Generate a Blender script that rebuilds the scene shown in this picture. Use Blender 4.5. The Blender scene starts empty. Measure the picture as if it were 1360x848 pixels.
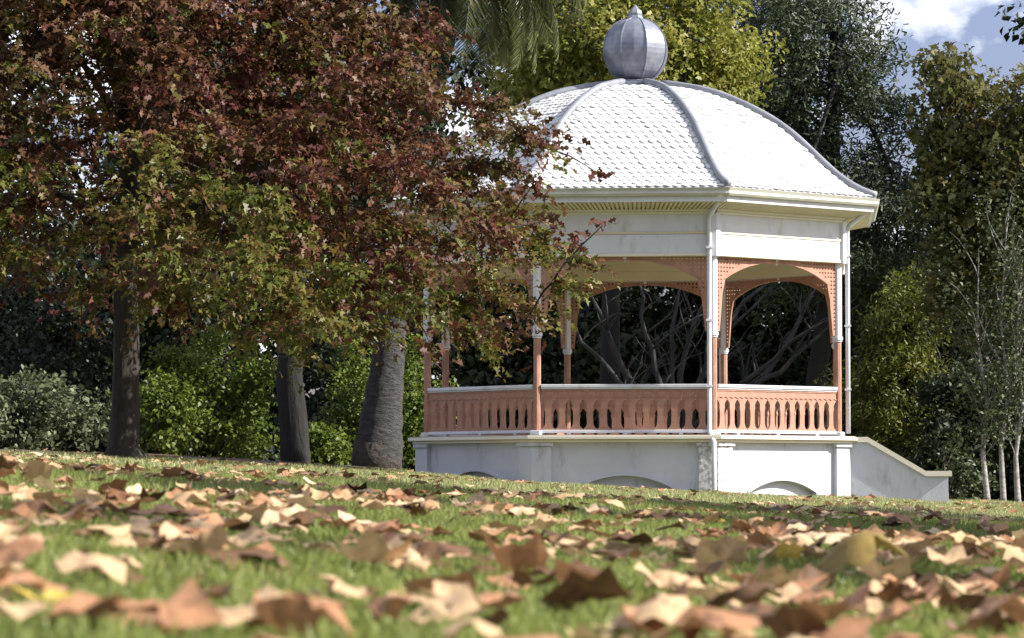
import bpy, math, random
import numpy as np
from mathutils import Vector, Matrix

random.seed(7)
RNG = np.random.default_rng(11)
S = bpy.context.scene
COL = S.collection
R_ = math.radians

# ------------------------------------------------------------------ camera, sky, sun, exposure
FPX = 4520.0                      # focal length in photo pixels (1360 wide)
CAMZ = 0.25
PITCH = math.atan(221 / FPX)
cam_d = bpy.data.cameras.new('camera')
cam = bpy.data.objects.new('camera', cam_d)
COL.objects.link(cam)
cam.location = (0, 0, CAMZ)
cam.rotation_euler = (R_(90) + PITCH, 0, 0)
cam_d.sensor_width = 36
cam_d.lens = 36 * FPX / 1360
cam_d.clip_start = 0.1
cam_d.clip_end = 3000
cam_d.dof.use_dof = True
cam_d.dof.focus_distance = 50
cam_d.dof.aperture_fstop = 9.5
S.camera = cam

SUN_AZ, SUN_EL = 80.0, 36.0       # azimuth measured from the towards-camera direction to the right
sun_dir = Vector((math.sin(R_(SUN_AZ)) * math.cos(R_(SUN_EL)),
                  -math.cos(R_(SUN_AZ)) * math.cos(R_(SUN_EL)), math.sin(R_(SUN_EL))))
sun_d = bpy.data.lights.new('sun', 'SUN')
sun_d.energy = 4.7
sun_d.angle = R_(0.53)
sun_d.color = (1.0, 0.94, 0.85)
sun = bpy.data.objects.new('sun', sun_d)
COL.objects.link(sun)
sun.rotation_euler = sun_dir.to_track_quat('Z', 'Y').to_euler()
sun.location = (60, -10, 60)

W = bpy.data.worlds.new('World')
S.world = W
W.use_nodes = True
nt = W.node_tree
nt.nodes.clear()
wo = nt.nodes.new('ShaderNodeOutputWorld')
bg = nt.nodes.new('ShaderNodeBackground')
sky = nt.nodes.new('ShaderNodeTexSky')
sky.sky_type = 'NISHITA'
sky.sun_disc = False
sky.sun_elevation = R_(SUN_EL)
sky.sun_rotation = math.atan2(sun_dir.x, sun_dir.y)
sky.air_density = 1.0
sky.dust_density = 2.2
sky.ozone_density = 2.0
bg.inputs['Strength'].default_value = 0.057
# scattered cumulus all over the sky
tc = nt.nodes.new('ShaderNodeTexCoord')
mp = nt.nodes.new('ShaderNodeMapping')
mp.inputs['Scale'].default_value = (14, 14, 20)
mp.inputs['Location'].default_value = (1.3, 0.4, 0.75)
nz = nt.nodes.new('ShaderNodeTexNoise')
nz.inputs['Scale'].default_value = 1.0
nz.inputs['Detail'].default_value = 7
nz.inputs['Roughness'].default_value = 0.55
rp = nt.nodes.new('ShaderNodeValToRGB')
rp.color_ramp.elements[0].position = 0.48
rp.color_ramp.elements[0].color = (0, 0, 0, 1)
rp.color_ramp.elements[1].position = 0.555
rp.color_ramp.elements[1].color = (1, 1, 1, 1)
mx = nt.nodes.new('ShaderNodeMix')
mx.data_type = 'RGBA'
nt.links.new(tc.outputs['Generated'], mp.inputs['Vector'])
nt.links.new(mp.outputs[0], nz.inputs['Vector'])
nt.links.new(nz.outputs['Fac'], rp.inputs['Fac'])
nt.links.new(rp.outputs['Color'], mx.inputs[0])
tint = nt.nodes.new('ShaderNodeMix')      # the camera's cool white balance
tint.data_type = 'RGBA'
tint.blend_type = 'MULTIPLY'
tint.inputs[0].default_value = 1.0
tint.inputs[7].default_value = (1.12, 1.02, 1.24, 1)
nt.links.new(sky.outputs[0], tint.inputs[6])
nt.links.new(tint.outputs[2], mx.inputs[6])
mx.inputs[7].default_value = (10.0, 10.3, 11.2, 1)
nt.links.new(mx.outputs[2], bg.inputs['Color'])
nt.links.new(bg.outputs[0], wo.inputs['Surface'])

S.view_settings.view_transform = 'Standard'
S.view_settings.look = 'None'
S.view_settings.exposure = 1.25
S.view_settings.gamma = 1.0
S.view_settings.use_curve_mapping = False
S.render.engine = 'CYCLES'
S.cycles.max_bounces = 6
S.cycles.diffuse_bounces = 3
S.cycles.glossy_bounces = 2
S.cycles.transmission_bounces = 3
S.cycles.transparent_max_bounces = 4
S.cycles.use_denoising = True
try:
    S.cycles.denoiser = 'OPENIMAGEDENOISE'
except Exception:
    pass


# ------------------------------------------------------------------ helpers
def at(px, py, Y):
    """World point at depth Y that the photograph shows at pixel (px, py)."""
    u, v = (px - 680) / FPX, (424 - py) / FPX
    dy = math.cos(PITCH) - v * math.sin(PITCH)
    dz = math.sin(PITCH) + v * math.cos(PITCH)
    return Vector((u / dy * Y, Y, CAMZ + dz / dy * Y))


def ground_np(x, y):
    yy = np.clip(y, -20, 62)
    z = 0.295 * yy / 54 + np.where(x > 0, -0.78 * np.tanh(x / 15), 0.56 * np.tanh(-x / 7))
    fade = np.clip((y - 3) / 10, 0, 1)
    z = z + fade * (0.018 * np.sin(x * 0.9 + y * 0.55) + 0.014 * np.sin(x * 2.1 - y * 0.83 + 1.3))
    return z


def ground(x, y):
    return float(ground_np(np.array(float(x)), np.array(float(y))))


def bed_front(x):
    return 47.0 + 5.5 * np.clip((x + 4.6) / 1.2, 0, 1) + 10.0 * np.clip((x + 3.4) / 1.1, 0, 1) + 0.5 * np.sin(x * 2.3) + 0.3 * np.sin(x * 5.1)


class MB:
    def __init__(self):
        self.v, self.f, self.m = [], [], []

    def add(self, vs, fs, mi=0):
        o = len(self.v)
        self.v += [tuple(p) for p in vs]
        self.f += [tuple(i + o for i in f) for f in fs]
        self.m += [mi] * len(fs)

    def box(self, x0, x1, y0, y1, z0, z1, mi=0):
        self.add([(x0, y0, z0), (x1, y0, z0), (x1, y1, z0), (x0, y1, z0),
                  (x0, y0, z1), (x1, y0, z1), (x1, y1, z1), (x0, y1, z1)],
                 [(0, 3, 2, 1), (4, 5, 6, 7), (0, 1, 5, 4), (1, 2, 6, 5), (2, 3, 7, 6), (3, 0, 4, 7)], mi)

    def prism_xz(self, poly, y0, y1, mi=0):
        n = len(poly)
        vs = [(x, y0, z) for x, z in poly] + [(x, y1, z) for x, z in poly]
        fs = [tuple(range(n)), tuple(range(2 * n - 1, n - 1, -1))]
        fs += [(i, i + n, (i + 1) % n + n, (i + 1) % n) for i in range(n)]
        self.add(vs, fs, mi)

    def prism_xy(self, poly, z0, z1, mi=0):
        n = len(poly)
        vs = [(x, y, z0) for x, y in poly] + [(x, y, z1) for x, y in poly]
        fs = [tuple(range(n - 1, -1, -1)), tuple(range(n, 2 * n))]
        fs += [(i, (i + 1) % n, (i + 1) % n + n, i + n) for i in range(n)]
        self.add(vs, fs, mi)

    def tube(self, pts, rad, sides=8, mi=0, caps=True):
        pts = [Vector(p) for p in pts]
        o = len(self.v)
        ref = Vector((0.3, 0.9, 0.2)).normalized()
        for i, p in enumerate(pts):
            d = (pts[min(i + 1, len(pts) - 1)] - pts[max(i - 1, 0)]).normalized()
            if abs(d.dot(ref)) > 0.97:
                ref = Vector((1, 0, 0))
            a = d.cross(ref).normalized()
            b = d.cross(a).normalized()
            r = rad[i] if hasattr(rad, '__len__') else rad
            for k in range(sides):
                t = 2 * math.pi * k / sides
                self.v.append(tuple(p + a * (r * math.cos(t)) + b * (r * math.sin(t))))
        for i in range(len(pts) - 1):
            for k in range(sides):
                k2 = (k + 1) % sides
                self.f.append((o + i * sides + k, o + i * sides + k2, o + (i + 1) * sides + k2, o + (i + 1) * sides + k))
                self.m.append(mi)
        if caps:
            self.f.append(tuple(o + k for k in range(sides - 1, -1, -1)))
            self.m.append(mi)
            e = o + (len(pts) - 1) * sides
            self.f.append(tuple(e + k for k in range(sides)))
            self.m.append(mi)

    def mesh(self, name, mats, smooth=False, bevel=0):
        me = bpy.data.meshes.new(name)
        me.from_pydata(self.v, [], self.f)
        mats = mats if isinstance(mats, (list, tuple)) else [mats]
        for m in mats:
            me.materials.append(m)
        if len(mats) > 1:
            me.polygons.foreach_set('material_index', self.m)
        if smooth:
            me.polygons.foreach_set('use_smooth', [True] * len(me.polygons))
        me.update()
        return me

    def build(self, name, mats, parent=None, smooth=False, loc=(0, 0, 0), rz=0, bevel=0):
        o = bpy.data.objects.new(name, self.mesh(name, mats, smooth))
        COL.objects.link(o)
        o.parent = parent
        o.location = loc
        o.rotation_euler = (0, 0, rz)
        if bevel:
            b = o.modifiers.new('bevel', 'BEVEL')
            b.width = bevel
            b.segments = 1
            b.limit_method = 'ANGLE'
        return o


def np_mesh(name, verts, faces, mat, mat_index=None, smooth=False):
    """verts (N,3); faces (F,k) with a fixed number of corners."""
    me = bpy.data.meshes.new(name)
    nv, (nf, k) = len(verts), faces.shape
    me.vertices.add(nv)
    me.vertices.foreach_set('co', np.ascontiguousarray(verts, dtype=np.float32).ravel())
    me.loops.add(nf * k)
    me.loops.foreach_set('vertex_index', np.ascontiguousarray(faces, dtype=np.int32).ravel())
    me.polygons.add(nf)
    me.polygons.foreach_set('loop_start', np.arange(0, nf * k, k, dtype=np.int32))
    mats = mat if isinstance(mat, (list, tuple)) else [mat]
    for m in mats:
        me.materials.append(m)
    if mat_index is not None:
        me.polygons.foreach_set('material_index', np.ascontiguousarray(mat_index, dtype=np.int32))
    if smooth:
        me.polygons.foreach_set('use_smooth', np.ones(nf, dtype=bool))
    me.update(calc_edges=True)
    return me


def link(name, me, parent=None, loc=(0, 0, 0)):
    o = bpy.data.objects.new(name, me)
    COL.objects.link(o)
    o.parent = parent
    o.location = loc
    return o


def tag(o, label=None, cat=None, group=None, kind=None):
    if label:
        o['label'] = label
    if cat:
        o['category'] = cat
    if group:
        o['group'] = group
    if kind:
        o['kind'] = kind
    return o


def empty(name, loc, rz=0, parent=None):
    o = bpy.data.objects.new(name, None)
    COL.objects.link(o)
    o.location = loc
    o.rotation_euler = (0, 0, rz)
    o.parent = parent
    o.empty_display_size = 0.3
    return o


# ------------------------------------------------------------------ materials
def new_mat(name):
    m = bpy.data.materials.new(name)
    m.use_nodes = True
    m.node_tree.nodes.clear()
    out = m.node_tree.nodes.new('ShaderNodeOutputMaterial')
    return m, m.node_tree, out


def ramp(t, stops):
    r = t.nodes.new('ShaderNodeValToRGB')
    e = r.color_ramp.elements
    while len(e) < len(stops):
        e.new(0.5)
    for i, (p, c) in enumerate(stops):
        e[i].position = p
        e[i].color = (*c, 1)
    return r


def noise(t, scale, detail=4, rough=0.55, coord='Object', stretch=None):
    tcn = t.nodes.new('ShaderNodeTexCoord')
    n = t.nodes.new('ShaderNodeTexNoise')
    n.inputs['Scale'].default_value = scale
    n.inputs['Detail'].default_value = detail
    n.inputs['Roughness'].default_value = rough
    if stretch:
        mpn = t.nodes.new('ShaderNodeMapping')
        mpn.inputs['Scale'].default_value = stretch
        t.links.new(tcn.outputs[coord], mpn.inputs['Vector'])
        t.links.new(mpn.outputs[0], n.inputs['Vector'])
    else:
        t.links.new(tcn.outputs[coord], n.inputs['Vector'])
    return n


def mat_painted(name, stops, scale=3.0, rough=0.55, bump=0.15, bscale=40, metal=0.0, stretch=None, grime=None):
    m, t, out = new_mat(name)
    p = t.nodes.new('ShaderNodeBsdfPrincipled')
    n = noise(t, scale, 6, 0.6, stretch=stretch)
    r = ramp(t, stops)
    t.links.new(n.outputs['Fac'], r.inputs['Fac'])
    col = r.outputs['Color']
    if grime:                                   # streaky dirt with a shape of its own
        n3 = noise(t, grime[0], 8, 0.65, stretch=(1, 1, 0.35))
        r3 = ramp(t, [(grime[1], (0, 0, 0)), (grime[2], (1, 1, 1))])
        t.links.new(n3.outputs['Fac'], r3.inputs['Fac'])
        mxn = t.nodes.new('ShaderNodeMix')
        mxn.data_type = 'RGBA'
        t.links.new(r3.outputs['Color'], mxn.inputs[0])
        t.links.new(col, mxn.inputs[6])
        mxn.inputs[7].default_value = (*grime[3], 1)
        col = mxn.outputs[2]
    t.links.new(col, p.inputs['Base Color'])
    p.inputs['Roughness'].default_value = rough
    p.inputs['Metallic'].default_value = metal
    if bump:
        n2 = noise(t, bscale, 5, 0.6)
        b = t.nodes.new('ShaderNodeBump')
        b.inputs['Strength'].default_value = bump
        b.inputs['Distance'].default_value = 0.01
        t.links.new(n2.outputs['Fac'], b.inputs['Height'])
        t.links.new(b.outputs[0], p.inputs['Normal'])
    t.links.new(p.outputs[0], out.inputs['Surface'])
    return m


def mat_leaf(name, island, clump=None, cscale=0.6, trans=0.35, rough=0.5, cmix=0.5, veins=False, spec=0.3):
    """Leaf colour from a ramp per leaf, mixed with a ramp over patches of the crown."""
    m, t, out = new_mat(name)
    g = t.nodes.new('ShaderNodeNewGeometry')
    r = ramp(t, island)
    t.links.new(g.outputs['Random Per Island'], r.inputs['Fac'])
    col = r.outputs['Color']
    if clump:
        n = noise(t, cscale, 3, 0.6)
        r2 = ramp(t, clump)
        t.links.new(n.outputs['Fac'], r2.inputs['Fac'])
        mxn = t.nodes.new('ShaderNodeMix')
        mxn.data_type = 'RGBA'
        mxn.inputs[0].default_value = cmix
        t.links.new(col, mxn.inputs[6])
        t.links.new(r2.outputs['Color'], mxn.inputs[7])
        col = mxn.outputs[2]
    if veins:
        n = noise(t, 7, 9, 0.78)
        r3 = ramp(t, [(0.30, (0.38, 0.32, 0.26)), (0.48, (0.9, 0.86, 0.82)), (0.7, (1.22, 1.18, 1.12))])
        t.links.new(n.outputs['Fac'], r3.inputs['Fac'])
        mm = t.nodes.new('ShaderNodeMix')
        mm.data_type = 'RGBA'
        mm.blend_type = 'MULTIPLY'
        mm.inputs[0].default_value = 0.8
        t.links.new(col, mm.inputs[6])
        t.links.new(r3.outputs['Color'], mm.inputs[7])
        col = mm.outputs[2]
    p = t.nodes.new('ShaderNodeBsdfPrincipled')
    p.inputs['Roughness'].default_value = rough
    p.inputs['Specular IOR Level'].default_value = spec
    t.links.new(col, p.inputs['Base Color'])
    tr = t.nodes.new('ShaderNodeBsdfTranslucent')
    t.links.new(col, tr.inputs['Color'])
    ms = t.nodes.new('ShaderNodeMixShader')
    ms.inputs[0].default_value = trans
    t.links.new(p.outputs[0], ms.inputs[1])
    t.links.new(tr.outputs[0], ms.inputs[2])
    t.links.new(ms.outputs[0], out.inputs['Surface'])
    return m


def mat_bark(name, dark, light, scale=9, stretch=(1, 1, 0.25), bump=0.8):
    m, t, out = new_mat(name)
    p = t.nodes.new('ShaderNodeBsdfPrincipled')
    n = noise(t, scale, 8, 0.65, stretch=stretch)
    r = ramp(t, [(0.3, dark), (0.7, light)])
    t.links.new(n.outputs['Fac'], r.inputs['Fac'])
    t.links.new(r.outputs['Color'], p.inputs['Base Color'])
    p.inputs['Roughness'].default_value = 0.9
    b = t.nodes.new('ShaderNodeBump')
    b.inputs['Strength'].default_value = bump
    b.inputs['Distance'].default_value = 0.09
    t.links.new(n.outputs['Fac'], b.inputs['Height'])
    t.links.new(b.outputs[0], p.inputs['Normal'])
    t.links.new(p.outputs[0], out.inputs['Surface'])
    return m


M = {}
M['white'] = mat_painted('white_paint', [(0.3, (0.57, 0.585, 0.635)), (0.7, (0.65, 0.665, 0.71))], 2.5, 0.5, 0.08,
                         grime=(5, 0.55, 0.75, (0.44, 0.43, 0.40)))
M['render'] = mat_painted('white_render', [(0.3, (0.47, 0.485, 0.545)), (0.7, (0.57, 0.585, 0.635))], 1.6, 0.8, 0.35, 25,
                          grime=(3.6, 0.55, 0.74, (0.27, 0.265, 0.265)))
M['worn_render'] = mat_painted('worn_render', [(0.40, (0.30, 0.30, 0.31)), (0.55, (0.62, 0.62, 0.62)), (0.7, (0.76, 0.76, 0.76))],
                               14, 0.85, 0.5, 30)
M['cream'] = mat_painted('cream_paint', [(0.3, (0.56, 0.50, 0.33)), (0.7, (0.64, 0.58, 0.40))], 2.0, 0.55, 0.08)
M['cream_light'] = mat_painted('pale_cream_paint', [(0.3, (0.66, 0.62, 0.50)), (0.7, (0.74, 0.71, 0.60))], 2.0, 0.55, 0.08)
M['gutter'] = mat_painted('gutter_paint', [(0.3, (0.42, 0.42, 0.36)), (0.7, (0.55, 0.55, 0.48))], 3.0, 0.5, 0.05)
M['terracotta'] = mat_painted('terracotta_paint', [(0.3, (0.30, 0.150, 0.100)), (0.7, (0.42, 0.228, 0.162))], 6.0, 0.7, 0.2,
                              grime=(11, 0.52, 0.72, (0.20, 0.115, 0.085)))
M['roof'] = mat_painted('roof_paint', [(0.3, (0.55, 0.57, 0.58)), (0.55, (0.64, 0.65, 0.65)), (0.75, (0.70, 0.70, 0.69))], 1.3, 0.45, 0.08,
                        grime=(2.5, 0.62, 0.85, (0.50, 0.51, 0.48)))
def mat_tile():
    m, t, out = new_mat('roof_tile_paint')
    p = t.nodes.new('ShaderNodeBsdfPrincipled')
    n = noise(t, 1.1, 7, 0.65, coord='Generated')
    g = t.nodes.new('ShaderNodeNewGeometry')
    oi = t.nodes.new('ShaderNodeObjectInfo')
    ad = t.nodes.new('ShaderNodeMath')
    ad.operation = 'ADD'
    fr_ = t.nodes.new('ShaderNodeMath')
    fr_.operation = 'FRACT'
    t.links.new(g.outputs['Random Per Island'], ad.inputs[0])
    t.links.new(oi.outputs['Random'], ad.inputs[1])
    t.links.new(ad.outputs[0], fr_.inputs[0])
    r = ramp(t, [(0.0, (0.50, 0.51, 0.50)), (0.15, (0.59, 0.60, 0.60)), (0.8, (0.65, 0.66, 0.66)), (1.0, (0.69, 0.69, 0.67))])
    t.links.new(fr_.outputs[0], r.inputs['Fac'])
    geo = t.nodes.new('ShaderNodeTexNoise')
    geo.inputs['Scale'].default_value = 1.7
    geo.inputs['Detail'].default_value = 8
    t.links.new(g.outputs['Position'], geo.inputs['Vector'])
    r2 = ramp(t, [(0.35, (1.0, 1.0, 1.0)), (0.62, (0.93, 0.93, 0.92)), (0.74, (0.80, 0.80, 0.77))])
    t.links.new(geo.outputs['Fac'], r2.inputs['Fac'])
    mm = t.nodes.new('ShaderNodeMix')
    mm.data_type = 'RGBA'
    mm.blend_type = 'MULTIPLY'
    mm.inputs[0].default_value = 1.0
    t.links.new(r.outputs['Color'], mm.inputs[6])
    t.links.new(r2.outputs['Color'], mm.inputs[7])
    t.links.new(mm.outputs[2], p.inputs['Base Color'])
    p.inputs['Roughness'].default_value = 0.5
    t.links.new(p.outputs[0], out.inputs['Surface'])
    return m


M['tile'] = mat_tile()
M['zinc'] = mat_painted('zinc_sheet', [(0.25, (0.09, 0.105, 0.145)), (0.5, (0.17, 0.185, 0.23)), (0.75, (0.29, 0.305, 0.35))], 4, 0.42, 0.1, 12,
                        metal=0.3)
M['cap'] = mat_painted('roof_cap', [(0.3, (0.14, 0.15, 0.175)), (0.7, (0.23, 0.245, 0.275))], 3, 0.5, 0.05)
M['deck'] = mat_painted('deck_concrete', [(0.3, (0.26, 0.24, 0.21)), (0.7, (0.38, 0.36, 0.33))], 3, 0.85, 0.2)
M['bark_maple'] = mat_bark('bark_maple', (0.014, 0.011, 0.009), (0.046, 0.036, 0.028), 12)
M['bark_dark'] = mat_bark('bark_dark', (0.004, 0.004, 0.004), (0.018, 0.0175, 0.016), 5)
M['bark_palm'] = mat_bark('bark_palm', (0.018, 0.018, 0.018), (0.062, 0.061, 0.061), 7, (1, 1, 2.2))
M['bark_grey'] = mat_bark('bark_grey', (0.018, 0.017, 0.017), (0.055, 0.054, 0.051), 5)
M['bark_birch'] = mat_bark('bark_birch', (0.09, 0.085, 0.08), (0.42, 0.41, 0.39), 6, (1, 1, 2.2), 0.4)
M['brown_boot'] = mat_bark('bark_brown', (0.025, 0.021, 0.019), (0.075, 0.064, 0.056), 9, (1, 1, 1.4))

M['oak_red'] = mat_leaf('autumn_red_leaf',
                        [(0.0, (0.036, 0.013, 0.012)), (0.24, (0.080, 0.024, 0.020)), (0.46, (0.13, 0.044, 0.030)), (0.62, (0.090, 0.060, 0.020)),
                         (0.78, (0.12, 0.11, 0.030)), (0.90, (0.22, 0.080, 0.028)), (1.0, (0.29, 0.19, 0.08))],
                        [(0.32, (0.070, 0.074, 0.018)), (0.42, (0.085, 0.044, 0.020)), (0.52, (0.098, 0.030, 0.022)), (0.66, (0.062, 0.022, 0.020))],
                        0.55, 0.30, 0.5, 0.62, spec=0.25)
M['oak_green'] = mat_leaf('autumn_green_leaf',
                          [(0.0, (0.052, 0.070, 0.012)), (0.35, (0.11, 0.13, 0.024)), (0.62, (0.17, 0.18, 0.040)), (0.8, (0.21, 0.125, 0.032)),
                           (0.92, (0.16, 0.05, 0.025)), (1.0, (0.28, 0.21, 0.08))],
                          [(0.36, (0.08, 0.11, 0.02)), (0.5, (0.12, 0.12, 0.028)), (0.62, (0.13, 0.07, 0.024))], 0.7, 0.40, 0.42, 0.5)
M['plane_leaf'] = mat_leaf('yellow_green_leaf',
                           [(0.0, (0.10, 0.13, 0.02)), (0.4, (0.20, 0.23, 0.035)), (0.75, (0.30, 0.30, 0.055)), (1.0, (0.40, 0.33, 0.09))],
                           [(0.35, (0.10, 0.14, 0.022)), (0.6, (0.26, 0.25, 0.05))], 0.7, 0.4)
M['cypress_leaf'] = mat_leaf('dark_conifer_leaf',
                             [(0.0, (0.016, 0.028, 0.013)), (0.5, (0.045, 0.066, 0.028)), (1.0, (0.095, 0.12, 0.05))],
                             [(0.4, (0.016, 0.028, 0.017)), (0.65, (0.075, 0.09, 0.042))], 0.5, 0.2)
M['grey_leaf'] = mat_leaf('grey_green_leaf',
                          [(0.0, (0.04, 0.055, 0.025)), (0.5, (0.085, 0.11, 0.05)), (1.0, (0.15, 0.18, 0.09))],
                          [(0.4, (0.05, 0.07, 0.03)), (0.65, (0.11, 0.13, 0.065))], 0.9, 0.25)
M['bright_leaf'] = mat_leaf('bright_green_leaf',
                            [(0.0, (0.05, 0.085, 0.010)), (0.5, (0.11, 0.16, 0.020)), (1.0, (0.19, 0.24, 0.04))],
                            [(0.4, (0.06, 0.10, 0.014)), (0.65, (0.15, 0.19, 0.03))], 1.2, 0.35)
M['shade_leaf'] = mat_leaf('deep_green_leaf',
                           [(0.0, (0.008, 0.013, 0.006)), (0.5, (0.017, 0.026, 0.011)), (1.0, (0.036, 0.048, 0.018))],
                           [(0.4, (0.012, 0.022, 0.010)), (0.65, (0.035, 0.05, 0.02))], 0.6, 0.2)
M['olive_leaf'] = mat_leaf('olive_gold_leaf',
                           [(0.0, (0.05, 0.065, 0.010)), (0.5, (0.11, 0.13, 0.018)), (1.0, (0.22, 0.22, 0.035))],
                           [(0.4, (0.035, 0.05, 0.010)), (0.65, (0.16, 0.165, 0.024))], 1.3, 0.3)
M['brown_leaf'] = mat_leaf('brown_olive_leaf',
                           [(0.0, (0.035, 0.045, 0.014)), (0.4, (0.075, 0.085, 0.024)), (0.75, (0.135, 0.135, 0.034)), (1.0, (0.28, 0.22, 0.07))],
                           [(0.4, (0.04, 0.055, 0.016)), (0.65, (0.14, 0.12, 0.034))], 0.8, 0.42)
M['frond'] = mat_leaf('palm_frond', [(0.0, (0.07, 0.085, 0.035)), (0.5, (0.12, 0.135, 0.055)), (1.0, (0.22, 0.21, 0.10))], None, 1, 0.3, 0.35)
M['grass'] = mat_leaf('grass_blade',
                      [(0.0, (0.085, 0.125, 0.020)), (0.45, (0.19, 0.245, 0.050)), (0.85, (0.30, 0.35, 0.095)), (1.0, (0.50, 0.45, 0.24))],
                      [(0.35, (0.135, 0.185, 0.034)), (0.65, (0.28, 0.31, 0.10))], 0.8, 0.4, 0.45)
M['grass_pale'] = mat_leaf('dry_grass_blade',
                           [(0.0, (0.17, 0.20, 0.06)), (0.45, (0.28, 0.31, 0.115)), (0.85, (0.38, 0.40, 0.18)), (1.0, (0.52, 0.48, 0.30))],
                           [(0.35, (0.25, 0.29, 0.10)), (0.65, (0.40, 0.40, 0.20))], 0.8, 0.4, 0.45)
M['litter_tan'] = mat_leaf('tan_litter', [(0.0, (0.34, 0.215, 0.11)), (0.5, (0.50, 0.35, 0.20)), (1.0, (0.64, 0.51, 0.34))], None, 1, 0.15, 0.6, veins=True)
M['litter_brown'] = mat_leaf('brown_litter', [(0.0, (0.06, 0.032, 0.018)), (0.5, (0.12, 0.065, 0.032)), (1.0, (0.22, 0.125, 0.06))], None, 1, 0.12, 0.6, veins=True)
M['litter_pink'] = mat_leaf('rusty_litter', [(0.0, (0.22, 0.105, 0.052)), (0.5, (0.34, 0.18, 0.095)), (1.0, (0.46, 0.27, 0.155))], None, 1, 0.15, 0.6, veins=True)
M['litter_olive'] = mat_leaf('olive_litter', [(0.0, (0.17, 0.13, 0.03)), (1.0, (0.26, 0.19, 0.06))], None, 1, 0.15, 0.6, veins=True)
M['litter_yellow'] = mat_leaf('yellow_litter', [(0.0, (0.50, 0.36, 0.08)), (1.0, (0.66, 0.48, 0.10))], None, 1, 0.25, 0.5, veins=False)


def mat_ground():
    m, t, out = new_mat('lawn_soil')
    p = t.nodes.new('ShaderNodeBsdfPrincipled')
    n = noise(t, 1.1, 6, 0.6)
    n2 = noise(t, 30, 6, 0.7)
    r = ramp(t, [(0.3, (0.085, 0.095, 0.035)), (0.52, (0.13, 0.14, 0.05)), (0.7, (0.19, 0.165, 0.08))])
    r2 = ramp(t, [(0.3, (0.5, 0.5, 0.45)), (0.7, (1.25, 1.2, 1.1))])
    t.links.new(n.outputs['Fac'], r.inputs['Fac'])
    t.links.new(n2.outputs['Fac'], r2.inputs['Fac'])
    mm = t.nodes.new('ShaderNodeMix')
    mm.data_type = 'RGBA'
    mm.blend_type = 'MULTIPLY'
    mm.inputs[0].default_value = 1.0
    t.links.new(r.outputs['Color'], mm.inputs[6])
    t.links.new(r2.outputs['Color'], mm.inputs[7])
    t.links.new(mm.outputs[2], p.inputs['Base Color'])
    p.inputs['Roughness'].default_value = 0.95
    b = t.nodes.new('ShaderNodeBump')
    b.inputs['Strength'].default_value = 0.7
    b.inputs['Distance'].default_value = 0.03
    t.links.new(n2.outputs['Fac'], b.inputs['Height'])
    t.links.new(b.outputs[0], p.inputs['Normal'])
    t.links.new(p.outputs[0], out.inputs['Surface'])
    return m


M['ground'] = mat_ground()
M['mulch'] = mat_painted('leaf_mulch', [(0.3, (0.035, 0.022, 0.014)), (0.7, (0.11, 0.065, 0.04))], 18, 0.95, 0.8, 40)

# ------------------------------------------------------------------ ground
def axis(fine0, fine1, step, far):
    a = list(np.arange(fine0, fine1, step))
    s, v = step, fine1
    while v < far:
        a.append(v)
        s *= 1.35
        v += s
    a.append(far)
    s, v = step, fine0
    b = []
    while v > -far:
        s *= 1.35
        v -= s
        b.append(v)
    return np.array(sorted(b) + a)


gx, gy = axis(-14, 14, 0.5, 900), axis(0, 66, 0.5, 900)
GX, GY = np.meshgrid(gx, gy)
GZ = ground_np(GX, GY)
nx, ny = len(gx), len(gy)
idx = np.arange(nx * ny).reshape(ny, nx)
fc = np.stack([idx[:-1, :-1], idx[:-1, 1:], idx[1:, 1:], idx[1:, :-1]], -1).reshape(-1, 4)
lawn = link('ground', np_mesh('ground', np.stack([GX, GY, GZ], -1).reshape(-1, 3), fc, M['ground'], smooth=True))
tag(lawn, 'gently sloping park lawn under the fallen leaves', 'lawn', kind='structure')

# mulched bed under the shrubs
bxs = np.linspace(-16, -2.2, 70)
bt = np.linspace(0, 1, 24)
BXG = np.repeat(bxs[None, :], 24, 0)
BYG = bed_front(BXG) * (1 - bt[:, None]) + 76 * bt[:, None]
BZG = ground_np(BXG, BYG) + 0.03 * np.clip(bt[:, None] * 8, 0, 1) + 0.012 + 0.012 * np.sin(BXG * 9) * np.sin(BYG * 7)
idx = np.arange(70 * 24).reshape(24, 70)
fc = np.stack([idx[:-1, :-1], idx[:-1, 1:], idx[1:, 1:], idx[1:, :-1]], -1).reshape(-1, 4)
bed = link('garden_bed', np_mesh('garden_bed', np.stack([BXG, BYG, BZG], -1).reshape(-1, 3), fc, M['mulch'], smooth=True))
tag(bed, 'dark mulched garden bed under the shrubs', 'garden bed', kind='structure')

# ------------------------------------------------------------------ the bandstand
BX, BY = 2.0, 54.9
TH = 17.5
RP = 3.5
C8 = math.cos(R_(22.5))
T8 = math.tan(R_(22.5))
ROOT_Z = ground(BX, BY) - 0.05
rot = empty('bandstand', (BX, BY, ROOT_Z))
tag(rot, 'white octagonal park bandstand with domed roof and terracotta fretwork', 'bandstand')
DOWN = (0, 0, -ROOT_Z)


def ang(k):
    return R_(TH + 45 * k)


def vert(k, r):
    return Vector((r * math.sin(ang(k)), -r * math.cos(ang(k)), 0))


def fang(k):                      # middle of the face between corner k and k+1
    return R_(TH + 45 * k + 22.5)


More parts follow.
